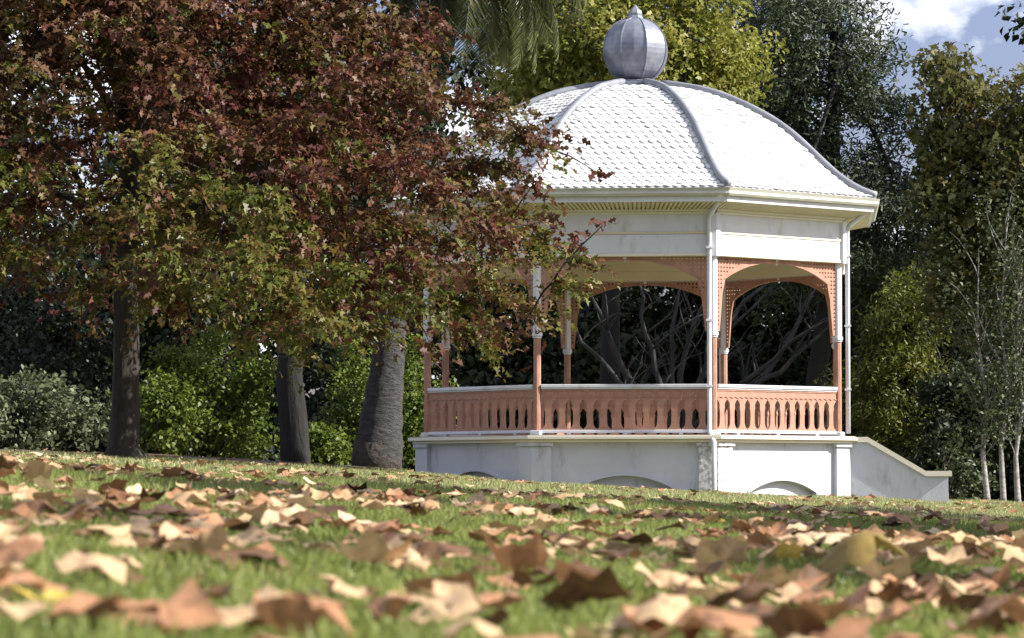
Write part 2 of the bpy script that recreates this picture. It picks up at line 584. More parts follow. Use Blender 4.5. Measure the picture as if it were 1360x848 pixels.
def ring(mb, ao, ai, z0, z1, mi=0, zo0=None, zo1=None):
    """Octagonal ring between apothems; optional other heights of the outer edge."""
    zo0 = z0 if zo0 is None else zo0
    zo1 = z1 if zo1 is None else zo1
    for k in range(8):
        a, b = vert(k, ao / C8), vert(k + 1, ao / C8)
        c, d = vert(k + 1, ai / C8), vert(k, ai / C8)
        vs = [(a.x, a.y, zo0), (b.x, b.y, zo0), (c.x, c.y, z0), (d.x, d.y, z0),
              (a.x, a.y, zo1), (b.x, b.y, zo1), (c.x, c.y, z1), (d.x, d.y, z1)]
        mb.add(vs, [(0, 3, 2, 1), (4, 5, 6, 7), (0, 1, 5, 4), (2, 3, 7, 6)], mi)


Z_DECK = 1.015
Z_GR = -0.45
STAIR = 1                         # the face with the steps

# plinth
mb = MB()
mb.prism_xy([tuple(vert(k, 3.24 / C8).xy) for k in range(8)], Z_GR, 0.93)
mb.build('plinth_core', M['render'], rot, loc=DOWN)
for k in range(8):
    mb = MB()
    AP, hw = 3.345, 3.345 * T8
    ca, cr, cz = 0.72, 0.0, 0.22
    gz = 0.20 - 0.10 * math.sin(fang(k))        # the arch springs just above the sloping lawn
    n = 14
    arch = []
    for i in range(n + 1):
        t = -1 + 2 * i / n
        arch.append((ca * t, gz + 0.19 * (1 - t * t)))
    arch = [(-ca, Z_GR)] + arch + [(ca, Z_GR)]
    poly = [(-hw, 0.93), (-hw, Z_GR)] + arch + [(hw, Z_GR), (hw, 0.93)]
    mb.prism_xz(poly, -AP, -3.24)
    f = mb.build('plinth_panel', M['render'], rot, loc=DOWN, rz=fang(k))
    for s in (-1, 1):                             # small ledges where the arch springs
        h = MB()
        x0, x1 = sorted((s * ca, s * (ca + 0.24)))
        h.box(x0 - (0.0 if s > 0 else 0.0), x1, -AP - 0.028, -AP + 0.01, gz - 0.035, gz + 0.004)
        h.build('ledge', M['render'], f)
    h = MB()
    pts = [(ca * (-1 + 2 * i / 16), gz + 0.19 * (1 - (-1 + 2 * i / 16) ** 2)) for i in range(17)]
    out = [(x * 1.03, z + 0.035) for x, z in pts]
    h.prism_xz(pts + out[::-1], -AP - 0.02, -AP + 0.01)
    h.build('arch_hood', M['render'], f)
for k in range(8):
    mb = MB()
    V = vert(k, 3.42 / C8).xy
    tn = Vector((math.cos(fang(k)), math.sin(fang(k))))
    tp = Vector((math.cos(fang(k - 1)), math.sin(fang(k - 1))))
    nn = Vector((math.sin(fang(k)), -math.cos(fang(k))))
    npv = Vector((math.sin(fang(k - 1)), -math.cos(fang(k - 1))))
    A, B = V - tp * 0.30, V + tn * 0.30
    poly = [A - npv * 0.12, A, V, B, B - nn * 0.12, V * 0.94]
    mb.prism_xy([tuple(p) for p in poly], Z_GR, 0.84)
    cap = [A - npv * 0.12 - tp * 0.03, A - tp * 0.03 + npv * 0.03, V * 1.01, B + tn * 0.03 + nn * 0.03, B + tn * 0.03 - nn * 0.12, V * 0.94]
    mb.prism_xy([tuple(p) for p in cap], 0.842, 0.90)
    mb.build('pilaster', M['worn_render'] if k == 0 else M['render'], rot, loc=DOWN, bevel=0.006)
mb = MB()
ring(mb, 3.46, 3.2, 0.902, 0.945)
ring(mb, 3.53, 3.2, 0.947, 1.0)
mb.build('plinth_cornice', M['cream_light'], rot, loc=DOWN, bevel=0.006)
mb = MB()
mb.prism_xy([tuple(vert(k, 3.50 / C8).xy) for k in range(8)], 1.002, Z_DECK)
mb.build('deck', M['deck'], rot, loc=DOWN)

# steps and their cheek walls on one face
stf = empty('staircase', (0, 0, -ROOT_Z), fang(STAIR), rot)
for s in (-1, 1):
    mb = MB()
    x0, x1 = (-1.40, -1.20) if s < 0 else (1.20, 1.40)
    prof = [(3.35, Z_GR), (3.35, 0.93), (3.68, 0.93), (4.58, 0.40), (4.93, 0.40), (4.93, Z_GR)]
    vs = [(x0, -a, z) for a, z in prof] + [(x1, -a, z) for a, z in prof]
    n = len(prof)
    mb.add(vs, [tuple(range(n)), tuple(range(2 * n - 1, n - 1, -1))] +
           [(i, (i + 1) % n, (i + 1) % n + n, i + n) for i in range(n)])
    w = mb.build('cheek_wall', M['render'], stf, bevel=0.008)
    mb = MB()
    top = [(3.545, 0.932), (3.69, 0.932), (4.59, 0.402), (4.985, 0.402)]
    bot = [(a, z + 0.065) for a, z in top]
    prof = top + bot[::-1]
    n = len(prof)
    vs = [(x0 - 0.045, -a, z) for a, z in prof] + [(x1 + 0.045, -a, z) for a, z in prof]
    mb.add(vs, [tuple(range(n)), tuple(range(2 * n - 1, n - 1, -1))] +
           [(i, (i + 1) % n, (i + 1) % n + n, i + n) for i in range(n)])
    mb.build('coping', M['cream_light'], w, bevel=0.008)
for i in range(5):
    mb = MB()
    mb.box(-1.19, 1.19, -(3.55 + 0.28 * (i + 1)), -(3.36 + 0.28 * i), Z_GR, 0.83 - 0.17 * i)
    mb.build('step', M['deck'], stf, bevel=0.01)

# posts
for k in range(8):
    p = vert(k, RP)
    mb = MB()
    mb.prism_xy([(0.056 * math.cos(R_(22.5 + 45 * i)), 0.056 * math.sin(R_(22.5 + 45 * i))) for i in range(8)], Z_DECK - 0.005, 2.56)
    po = mb.build('post', M['terracotta'], rot, loc=(p.x, p.y, -ROOT_Z), rz=ang(k))
    mb = MB()
    mb.prism_xy([(0.066 * math.cos(R_(22.5 + 45 * i)), 0.066 * math.sin(R_(22.5 + 45 * i))) for i in range(8)], 2.565, 3.76)
    mb.build('post_sleeve', M['white'], po)
    for z0, z1, r in ((2.52, 2.575, 0.082), (2.49, 2.518, 0.070)):
        mb = MB()
        mb.prism_xy([(r * math.cos(R_(22.5 + 45 * i)), r * math.sin(R_(22.5 + 45 * i))) for i in range(8)], z0, z1)
        mb.build('collar', M['white'], po, bevel=0.006)
    mb = MB()
    mb.box(-0.085, 0.085, -0.085, 0.085, Z_DECK - 0.004, Z_DECK + 0.07)
    mb.build('post_base', M['white'], po, bevel=0.01)

# railings: boards with cut-out edges between two white rails
HF = RP * math.sin(R_(22.5)) - 0.06
AR = RP * C8
nb = 12
pitch = 2 * HF / nb
hwid = pitch / 2 - 0.0015
half = [(0.0, 0.10), (0.022, 0.10), (0.035, 0.078), (0.06, 0.060), (0.10, 0.046), (0.22, 0.043), (0.30, 0.046), (0.345, 0.058),
        (0.385, 0.050), (0.42, 0.066), (0.45, 0.088), (0.468, hwid), (0.62, hwid)]
poly = [(w, z) for z, w in half] + [(-w, z) for z, w in half[::-1]]
mb = MB()
mb.prism_xz(poly, -0.016, 0.016)
bal_me = mb.mesh('baluster', M['terracotta'])
for k in range(8):
    if k == STAIR:
        continue
    mb = MB()
    mb.box(-HF, HF, -AR - 0.055, -AR + 0.055, 1.735, 1.785)
    ra = mb.build('railing', M['white'], rot, loc=DOWN, rz=fang(k), bevel=0.006)
    mb = MB()
    mb.box(-HF, HF, -AR - 0.035, -AR + 0.035, 1.712, 1.734)
    mb.build('rail_moulding', M['white'], ra)
    mb = MB()
    mb.box(-HF, HF, -AR - 0.045, -AR + 0.045, 1.045, 1.092)
    mb.build('bottom_rail', M['white'], ra, bevel=0.005)
    for x in (-0.85, 0.0, 0.85):
        mb = MB()
        mb.box(x - 0.03, x + 0.03, -AR - 0.035, -AR + 0.035, Z_DECK - 0.003, 1.047)
        mb.build('rail_block', M['white'], ra)
    for s in (-1, 1):                              # raised zigzag trim along the top of the boards
        mb = MB()
        nzg = nb * 4
        for i in range(nzg):
            xa, xb = -HF + 2 * HF * i / nzg, -HF + 2 * HF * (i + 1) / nzg
            za, zb = (1.585, 1.605) if i % 2 == 0 else (1.605, 1.585)
            mb.prism_xz([(xa, za - 0.009), (xb, zb - 0.009), (xb, zb + 0.009), (xa, za + 0.009)], -AR + s * 0.017, -AR + s * 0.028)
        mb.box(-HF, HF, -AR + min(s * 0.017, s * 0.026), -AR + max(s * 0.017, s * 0.026), 1.685, 1.70)
        mb.build('trim', M['terracotta'], ra)
    for i in range(nb):
        b = bpy.data.objects.new('baluster', bal_me)
        COL.objects.link(b)
        b.parent = ra
        b.location = (-HF + pitch * (i + 0.5), -AR, 1.092)

# arched fretwork under the frieze, pierced in a lattice
ZT = 3.722


def arch_z(x):
    x = abs(x)
    if x < 1.115:
        return ZT - 0.045 - 0.285 * (x / 1.115) ** 2.3
    if x < 1.16:
        return 3.17
    if x < 1.205:
        return 2.93
    return 2.59


def fretwork():
    mb = MB()
    y0, y1 = -AR - 0.014, -AR + 0.014
    c = 0.062
    nc = int(round(2 * HF / c))
    c = 2 * HF / nc
    for i in range(nc):
        xa, xb = -HF + c * i, -HF + c * (i + 1)
        za, zb = arch_z(xa + 1e-4), arch_z(xb - 1e-4)
        border = 0.03 if abs((xa + xb) / 2) < 1.115 else 0.02
        zlow = max(za, zb) + border
        z = ZT
        while z - c >= zlow:
            r = c * 0.24
            cx, cz = (xa + xb) / 2, z - c / 2
            o = [(xa, z - c), (xb, z - c), (xb, z), (xa, z)]
            d = [(cx, cz - r * 1.3), (cx + r * 1.3, cz), (cx, cz + r * 1.3), (cx - r * 1.3, cz)]
            vs = [(x, y0, zz) for x, zz in o] + [(x, y0, zz) for x, zz in d] + [(x, y1, zz) for x, zz in o] + [(x, y1, zz) for x, zz in d]
            fs = []
            for q in range(4):
                q2 = (q + 1) % 4
                # corner q sits between diamond points q-1 and q
                fs += [(q, q2, 4 + q), (q2, 4 + q2, 4 + q)]
                fs += [(8 + q2, 8 + q, 12 + q), (12 + q2, 8 + q2, 12 + q)]
                fs += [(4 + q, 4 + q2, 12 + q2, 12 + q)]
            mb.add(vs, fs)
            z -= c
        mb.prism_xz([(xa, za), (xb, zb), (xb, z), (xa, z)], y0, y1)
    # bead along the curved edge, proud of the lattice
    pts = [(-1.115 + 2.23 * i / 40) for i in range(41)]
    low = [(x, arch_z(x * 0.9999) - 0.012) for x in pts]
    up = [(x, arch_z(x * 0.9999) + 0.014) for x in pts]
    mb.prism_xz(low + up[::-1], y0 - 0.008, y1 + 0.008)
    return mb


fw_me = fretwork().mesh('fretwork_arch', M['terracotta'])
mb = MB()
mb.prism_xz([(-0.018, 0.0), (0.018, 0.0), (0.026, -0.05), (0.0, -0.105), (-0.026, -0.05)], -0.02, 0.02)
drop_me = mb.mesh('drop', M['white'])
for k in range(8):
    o = link('fretwork_arch', fw_me, rot, DOWN)
    o.rotation_euler = (0, 0, fang(k))
    link('drop_ornament', drop_me, o, (0, -AR, ZT + 0.02))

# frieze, soffit, ceiling
AF = 3.32
for k in range(8):
    hw = AF * T8
    mb = MB()
    i0 = AF - 0.10
    vs = []
    for a, w in ((AF, hw), (i0, i0 * T8)):
        vs += [(-w, -a, 3.735), (w, -a, 3.735), (w, -a, 4.44), (-w, -a, 4.44)]
    mb.add(vs, [(0, 1, 2, 3), (7, 6, 5, 4), (0, 4, 5, 1), (3, 2, 6, 7)])
    fr = mb.build('frieze', M['white'], rot, loc=DOWN, rz=fang(k))
    mb = MB()
    mb.box(-hw + 0.06, hw - 0.06, -AF - 0.018, -AF + 0.002, 3.77, 4.055)
    mb.build('frieze_board', M['white'], fr)
    mb = MB()
    mb.box(-hw + 0.06, hw - 0.06, -AF - 0.032, -AF + 0.002, 4.060, 4.098)
    mb.build('batten', M['cream'] if k == 7 else M['cream_light'], fr, bevel=0.005)
    for q in ((0.03, 0.06, 3.725, 3.768), (0.035, 0.002, 4.36, 4.40), (0.06, 0.002, 4.402, 4.438)):
        mb = MB()
        mb.box(-hw, hw, -AF - q[0], -AF + q[1], q[2], q[3])
        mb.build('moulding', M['cream_light'], fr, bevel=0.006)
    for i in range(9):
        mb = MB()
        x = -1.02 + 0.255 * i
        mb.tube([(x, -AF - 0.016, 4.02), (x, -AF - 0.027, 4.02)], [0.012, 0.009], 6)
        mb.build('bolt', M['gutter'], fr)
    # boarded soffit: slats run from the wall to the fascia
    mb = MB()
    a0, a1, z0, z1 = 3.30, 3.76, 4.445, 4.545
    mb.add([(-a0 * T8, -a0, z0), (a0 * T8, -a0, z0), (a1 * T8, -a1, z1), (-a1 * T8, -a1, z1),
            (-a0 * T8, -a0, z0 + 0.02), (a0 * T8, -a0, z0 + 0.02), (a1 * T8, -a1, z1 + 0.02), (-a1 * T8, -a1, z1 + 0.02)],
           [(0, 1, 2, 3), (7, 6, 5, 4), (0, 4, 5, 1), (2, 6, 7, 3)])
    nsl = 44
    for i in range(nsl):
        x = -a1 * T8 + 2 * a1 * T8 * (i + 0.5) / nsl
        xi = x * a0 / a1
        w = 0.021
        d = 0.03
        mb.add([(xi - w, -a0, z0 - d), (xi + w, -a0, z0 - d), (x + w, -a1, z1 - d), (x - w, -a1, z1 - d),
                (xi - w, -a0, z0 - 0.001), (xi + w, -a0, z0 - 0.001), (x + w, -a1, z1 - 0.001), (x - w, -a1, z1 - 0.001)],
               [(0, 1, 2, 3), (0, 3, 7, 4), (1, 5, 6, 2), (2, 6, 7, 3), (0, 4, 5, 1)])
    mb.build('soffit', M['cream'], rot, loc=DOWN, rz=fang(k))
for k in range(8):
    mb = MB()
    p = vert(k, (AF + 0.012) / C8)
    mb.prism_xy([(-0.07, -0.02), (0.0, -0.048), (0.07, -0.02), (0.07, 0.06), (-0.07, 0.06)], 3.722, 4.37)
    mb.build('corner_board', M['white'], rot, loc=(p.x, p.y, -ROOT_Z), rz=ang(k))
mb = MB()
mb.prism_xy([tuple(vert(k, 3.25 / C8).xy) for k in range(8)], 4.16, 4.20)
mb.build('ceiling', M['cream'], rot, loc=DOWN)
mb = MB()
ring(mb, 3.225, 3.12, 3.90, 4.16)
ring(mb, 3.222, 3.17, 3.74, 3.898)
mb.build('ring_beam', M['cream'], rot, loc=DOWN)
mb = MB()
ring(mb, 3.80, 3.755, 4.515, 4.605)
mb.build('fascia', M['white'], rot, loc=DOWN)
mb = MB()
for k in range(8):
    prof = [(3.805, 4.60), (3.86, 4.60), (3.885, 4.635), (3.875, 4.67), (3.90, 4.715), (3.885, 4.715), (3.86, 4.672), (3.868, 4.638), (3.85, 4.612), (3.805, 4.612)]
    n = len(prof)
    vs = [(-a * T8, -a, z) for a, z in prof] + [(a * T8, -a, z) for a, z in prof]
    ca, sa = math.cos(fang(k)), math.sin(fang(k))
    vs = [(x * ca - y * sa, x * sa + y * ca, z) for x, y, z in vs]
    mb.add(vs, [(i, i + n, (i + 1) % n + n, (i + 1) % n) for i in range(n)])
mb.build('gutter', M['gutter'], rot, loc=DOWN)

# roof: ogee dome in eight panels
PROF = [(0.30, 6.70), (0.62, 6.665), (0.95, 6.60), (1.25, 6.535), (1.55, 6.435), (1.80, 6.325), (2.085, 6.19), (2.48, 5.965), (2.81, 5.715), (3.13, 5.415),
        (3.46, 5.105), (3.755, 4.895), (4.00, 4.775), (4.16, 4.725)]
PROF = [(r, z) for r, z in PROF]
# dense resample along the face centre line
pa = np.array([(r * C8, z) for r, z in PROF])
for _ in range(2):                                 # smooth the polyline
    q = [pa[0]]
    for i in range(len(pa) - 1):
        q += [0.75 * pa[i] + 0.25 * pa[i + 1], 0.25 * pa[i] + 0.75 * pa[i + 1]]
    q.append(pa[-1])
    pa = np.array(q)
sl = np.concatenate([[0], np.cumsum(np.linalg.norm(np.diff(pa, axis=0), axis=1))])


def prof_at(s):
    return np.interp(s, sl, pa[:, 0]), np.interp(s, sl, pa[:, 1])


mb = MB()
for k in range(8):
    ca, sa = math.cos(fang(k)), math.sin(fang(k))
    vs = []
    for a, z in pa:
        for w in (-a * T8, a * T8):
            vs.append((w * ca + a * sa, w * sa - a * ca, z))
    mb.add(vs, [(2 * i, 2 * i + 2, 2 * i + 3, 2 * i + 1) for i in range(len(pa) - 1)])
roof = mb.build('roof', M['roof'], rot, loc=DOWN)
# stamped scale shingles
SW, SR, TKN = 0.136, 0.128, 0.008
def shingle_poly():
    h = SR
    return [(-SW / 2 + 0.002, 0.01), (SW / 2 - 0.002, 0.01), (SW / 2 - 0.002, -h * 0.80), (SW * 0.27, -h * 1.16), (0.0, -h * 1.36), (-SW * 0.27, -h * 1.16), (-SW / 2 + 0.002, -h * 0.80)]
def shingle_mb():
    m_ = MB()
    p = shingle_poly()
    n = len(p)
    def lift(y):
        return 0.004 + 0.024 * max(0, -y) / (SR * 1.36)
    ridge = [(0, 0.01, lift(0.01) + 0.004), (0, -SR * 0.9, lift(-SR * 0.9) + 0.012)]
    vs = [(x, y, lift(y)) for x, y in p] + [(x, y, lift(y) - 0.012) for x, y in p] + ridge
    r0, r1 = 2 * n, 2 * n + 1
    fs = [(0, 6, 2 * n + 1, 2 * n), (1, 2 * n, 2 * n + 1, 2), (6, 5, r1), (5, 4, r1), (4, 3, r1), (3, 2, r1), (0, r0, 1)]
    fs = [tuple(f) for f in fs]
    fs += [(i, (i + 1) % n, (i + 1) % n + n, i + n) for i in range(1, n - 1)]
    m_.add(vs, fs)
    return m_
sh_mb = shingle_mb()
sh_me = sh_mb.mesh('shingle', M['tile'])
rows = int((sl[-1] - 0.42) / SR)
single, rest = [], MB()
rs = random.Random(3)
for k in range(8):
    for r in range(rows):
        s_top = sl[-1] - 0.015 - SR * 1.30 - r * SR
        a0, z0 = prof_at(s_top)
        a1, z1 = prof_at(s_top + SR * 1.3)
        am, zm = prof_at(s_top - 0.02)
        d = np.array([a1 - a0, z1 - z0])
        d = d / np.linalg.norm(d)
        hw0 = a0 * T8
        off = 0.5 * SW if r % 2 else 0.0
        nmax = int(hw0 / SW) + 2
        for i in range(-nmax, nmax + 1):
            x = i * SW + off
            if abs(x) > hw0 + SW * 0.3:
                continue
            whole = abs(x) + SW / 2 < hw0
            # local axes: X along the face, Y up the slope, Z outwards
            ex = Vector((1, 0, 0))
            ey = Vector((0, d[0], -d[1]))           # face frame: -y is outwards
            ez = ex.cross(ey)
            if ez.y > 0 or ez.z < 0:
                ez = -ez
            j = rs.uniform(-0.0045, 0.0045)
            mt = Matrix(((ex.x, ey.x, ez.x, x), (ex.y, ey.y, ez.y, -a0 + ez.y * j), (ex.z, ey.z, ez.z, z0 + ez.z * j), (0, 0, 0, 1)))
            if k == 7 and whole and len(single) < 300:
                single.append((k, mt))
            else:
                ca, sa = math.cos(fang(k)), math.sin(fang(k))
                vs = []
                for p in sh_mb.v:
                    w = mt @ Vector(p)
                    lim = -w.y * T8 - 0.004
                    wx = max(-lim, min(lim, w.x))
                    vs.append((wx * ca - w.y * sa, wx * sa + w.y * ca, w.z))
                rest.add(vs, sh_mb.f)
for k, mt in single:
    o = link('shingle', sh_me, roof)
    o.matrix_local = Matrix.Rotation(fang(k), 4, 'Z') @ mt
tag(rest.build('roof_shingles', M['tile'], roof), kind='stuff')
# hip rolls
for k in range(8):
    mb = MB()
    pts = []
    for s in np.linspace(0.15, sl[-1] - 0.01, 34):
        a, z = prof_at(s)
        p = vert(k, a / C8)
        pts.append((p.x, p.y, z + 0.050))
    mb.tube(pts, 0.056, 8)
    mb.build('hip_roll', M['cap'], roof, smooth=True)

# finial
fin = MB()
for z0, z1, r in ((6.685, 6.735, 0.52), (6.737, 6.79, 0.34)):
    fin.prism_xy([tuple(vert(k, r).xy) for k in range(8)], z0, z1)
fo = fin.build('finial', M['zinc'], rot, loc=DOWN, bevel=0.01)
mb = MB()
nr = 18
prs = []
for i in range(nr + 1):
    t = math.pi * (0.07 + 0.86 * i / nr)
    prs.append((0.545 * math.sin(t) ** 0.9, 7.29 - 0.53 * math.cos(t)))
for k in range(8):
    vs = []
    for r, z in prs:
        a, b = vert(k, r), vert(k + 1, r)
        m_ = (a + b) * 0.5
        m_ = m_ * (1.035)
        vs += [(a.x, a.y, z), (m_.x, m_.y, z), (b.x, b.y, z)]
    fs = []
    for i in range(nr):
        for j in range(2):
            fs.append((3 * i + j, 3 * i + j + 1, 3 * i + 3 + j + 1, 3 * i + 3 + j))
    mb.add(vs, fs)
mb.build('finial_ball', M['zinc'], fo, smooth=False)
for k in range(8):
    mb = MB()
    pts = [tuple(vert(k, r + 0.004).xy) + (z,) for r, z in prs]
    mb.tube(pts, 0.011, 5)
    mb.build('seam', M['zinc'], fo)
mb = MB()
kn = [(-0.03, 0.24), (0.02, 0.15), (0.07, 0.115), (0.11, 0.118), (0.15, 0.105), (0.19, 0.065), (0.25, 0.012)]
for (h0, r0), (h1, r1) in zip(kn[:-1], kn[1:]):
    z0, z1 = 7.785 + h0, 7.785 + h1
    vs = [tuple(vert(k, r0).xy) + (z0,) for k in range(8)] + [tuple(vert(k, r1).xy) + (z1,) for k in range(8)]
    mb.add(vs, [(i, (i + 1) % 8, (i + 1) % 8 + 8, i + 8) for i in range(8)])
mb.build('finial_knob', M['zinc'], fo)

# downpipes
def downpipe(k, side, z_end, far):
    tnv = Vector((math.cos(fang(k if side > 0 else k - 1)), math.sin(fang(k if side > 0 else k - 1)), 0)) * side
    rad = vert(k, 1.0)
    def P_(r, t, z):
        p = rad * r + tnv * t
        return (p.x, p.y, z)
    pts = [P_(4.02, 0.10, 4.60), P_(4.00, 0.10, 4.52), P_(3.72, 0.12, 4.34), P_(3.67, 0.12, 4.26), P_(3.67, 0.12, 3.0), P_(3.67, 0.12, 1.06)]
    if far:
        pts += [P_(3.86, 0.12, 0.90), P_(3.86, 0.12, z_end)]
    m_ = MB()
    m_.tube(pts, 0.037, 8)
    dp = m_.build('downpipe', M['white'], rot, smooth=True, loc=DOWN)
    for z in (1.75, 2.75, 3.85):
        m_ = MB()
        q = P_(3.67, 0.12, z)
        m_.box(q[0] - 0.05, q[0] + 0.05, q[1] - 0.05, q[1] + 0.05, z - 0.015, z + 0.015)
        m_.build('pipe_clip', M['white'], dp)
downpipe(0, -1, Z_GR, True)
downpipe(1, 1, 1.0, False)
downpipe(3, 1, 1.0, False)

# ------------------------------------------------------------------ foliage
OAK = np.array([(0, -0.55), (0.31, -0.25), (0.11, -0.03), (0.36, 0.17), (0.11, 0.23), (0.0, 0.60), (-0.34, 0.14), (-0.11, -0.04), (-0.29, -0.28)])
QUAD = np.array([(0, -0.55), (0.34, 0.02), (0, 0.55), (-0.34, 0.02)])
LONG = np.array([(0, -0.6), (0.10, 0.0), (0, 0.6), (-0.10, 0.0)])
NEEDLE = np.array([(-0.09, -0.5), (0.09, -0.5), (0.16, 0.45), (-0.16, 0.45)])


def leaf_cloud(Cn, size, bias, shape, rng, jitter=1.0, mat_index=None, hang=0.0):
    """One flat-but-bent leaf polygon per row of Cn; bias (N,3) pulls the normals."""
    N = len(Cn)
    n = rng.normal(size=(N, 3)) * jitter + bias
    n /= np.linalg.norm(n, axis=1, keepdims=True) + 1e-9
    r = rng.normal(size=(N, 3))
    if hang:
        r = r * (1 - hang) + np.array([0, 0, -1.0]) * hang * 2
    u = r - n * np.sum(r * n, axis=1, keepdims=True)
    u /= np.linalg.norm(u, axis=1, keepdims=True) + 1e-9
    w = np.cross(n, u)
    s = (size * rng.uniform(0.65, 1.3, N))[:, None, None]
    K = len(shape)
    sx, sy = shape[:, 0][None, :, None], shape[:, 1][None, :, None]
    bend = (np.abs(shape[:, 0]) * 0.35 - shape[:, 1] ** 2 * 0.3)[None, :, None]
    V = Cn[:, None, :] + s * (w[:, None, :] * sx + u[:, None, :] * sy + n[:, None, :] * bend)
    F = np.arange(N * K).reshape(N, K)
    return V.reshape(-1, 3), F


def clumps_in(ells, rng, lump=0.25):
    """Clump centres in a list of ellipsoids (centre, radii, count), thicker towards the skin."""
    out, nrm = [], []
    for c, rad, n in ells:
        c, rad = np.array(c, float), np.array(rad, float)
        d = rng.normal(size=(n, 3))
        d /= np.linalg.norm(d, axis=1, keepdims=True)
        ph = rng.uniform(0, 6.28, 4)
        l = 1 + lump * (np.sin(d[:, 0] * 5 + ph[0]) * np.sin(d[:, 2] * 6 + ph[1]) + 0.6 * np.sin(d[:, 1] * 7 + ph[2]) * np.sin(d[:, 2] * 9 + ph[3]))
        r = rng.uniform(0.12, 1, n) ** 0.42 * l
        out.append(c + d * r[:, None] * rad)
        nrm.append(d)
    return np.concatenate(out), np.concatenate(nrm)


def crown_mesh(cl, nr, per, sigma, size, shape, mat, rng, up=0.5, outw=0.7, jitter=0.9, flat=0.75, hang=0.0):
    N = len(cl) * per
    ci = np.repeat(np.arange(len(cl)), per)
    sg = sigma * rng.uniform(0.55, 1.35, len(cl))
    off = rng.normal(size=(N, 3))
    ln = np.linalg.norm(off, axis=1, keepdims=True)
    off = off * np.minimum(1, 1.9 / ln) * sg[ci][:, None] * np.array([1, 1, flat])
    P = cl[ci] + off
    b = nr[ci] * outw + np.array([0, 0, up])
    V, F = leaf_cloud(P, size, b, shape, rng, jitter, hang=hang)
    return np_mesh('crown', V, F, mat)


def trunk_mb(pts, radii, sides=12, wob=0.06, rng=None, sub=4):
    """Tapered trunk through the points with an uneven surface."""
    P = [Vector(p) for p in pts]
    path, rr = [], []
    for i in range(len(P) - 1):
        for j in range(sub):
            t = j / sub
            path.append(P[i].lerp(P[i + 1], t))
            rr.append(radii[i] * (1 - t) + radii[i + 1] * t)
    path.append(P[-1])
    rr.append(radii[-1])
    m_ = MB()
    m_.tube(path, rr, sides, caps=False)
    if wob:
        rg = random.Random(len(pts) * 7 + int(abs(P[0].x) * 100))
        ph = [rg.uniform(0, 6.28) for _ in range(6)]
        v2 = []
        for i, p in enumerate(m_.v):
            row, k = divmod(i, sides)
            a = 2 * math.pi * k / sides
            f = 1 + wob * (math.sin(3 * a + ph[0] + row * 0.25) + 0.7 * math.sin(5 * a + ph[1]) + 0.6 * math.sin(row * 1.7 + ph[2] + a))
            c = path[row]
            v2.append(tuple(c + (Vector(p) - c) * f))
        m_.v = v2
    return m_


def limb(mb_, a, b, r0, r1, rg, sag=0.12, n=6, sides=6):
    a, b = Vector(a), Vector(b)
    L = (b - a).length
    k = Vector((rg.uniform(-1, 1), rg.uniform(-1, 1), rg.uniform(0.1, 1.0))) * L * sag
    pts, rr = [], []
    for i in range(n + 1):
        t = i / n
        p = a.lerp(b, t) + k * (4 * t * (1 - t))
        p += Vector((rg.uniform(-1, 1), rg.uniform(-1, 1), rg.uniform(-1, 1))) * L * 0.018 * (0 < i < n)
        pts.append(p)
        rr.append(r0 * (1 - t) ** 0.8 + r1)
    mb_.tube(pts, rr, sides)
    return pts


def limbs_to(mb_, axis_pts, cl, n_main, n_sub, r0, rg):
    """Main limbs from the trunk axis to far clumps, then smaller branches to more clumps."""
    idx = list(range(len(cl)))
    rg.shuffle(idx)
    skel = []
    for i in idx[:n_main]:
        c = Vector(cl[i])
        s = axis_pts[rg.randrange(len(axis_pts))]
        skel += limb(mb_, s, c, r0 * rg.uniform(0.6, 1.0), 0.012, rg)[1:-1]
    for i in idx[n_main:n_main + n_sub]:
        c = Vector(cl[i])
        s = min(skel, key=lambda q: (q - c).length_squared) if skel else axis_pts[-1]
        limb(mb_, s, c, r0 * 0.28, 0.006, rg, 0.08, 4, 5)


def make_tree(name, label, cat, base, top, r0, ells, per, sigma, size, shape, mat, bark, seed, group=None, n_main=9, n_sub=40, rtop=0.5,
              lump=0.25, flare=1.5, limb_r=0.4, bend=0.0, **kw):
    rng = np.random.default_rng(seed)
    rg = random.Random(seed)
    b = Vector((base[0], base[1], ground(base[0], base[1]) - 0.06))
    root = empty(name, b)
    tag(root, label, cat, group)
    tp = Vector(top) - b
    H = tp.length
    pts = [Vector((0, 0, 0)), tp * 0.06, tp * 0.25, tp * 0.5, tp * 0.75, tp]
    for i in (2, 3, 4):
        pts[i] = pts[i] + Vector((rg.uniform(-1, 1), rg.uniform(-1, 1), 0)) * H * 0.015 + Vector((bend, 0, 0)) * math.sin(i / 5 * math.pi)
    rad = [r0 * flare, r0 * 1.12, r0, r0 * 0.9, r0 * 0.75, r0 * rtop]
    trunk_mb(pts, rad).build('trunk', bark, root, smooth=True)
    cl, nr = clumps_in([((Vector(c) - b), r, n) for c, r, n in ells], rng, lump)
    m_ = MB()
    limbs_to(m_, [pts[3], pts[4], pts[5], pts[5]], cl, n_main, n_sub, r0 * limb_r, rg)
    m_.build('limbs', bark, root, smooth=True)
    link('crown', crown_mesh(cl, nr, per, sigma, size, shape, mat, rng, **kw), root)
    return root


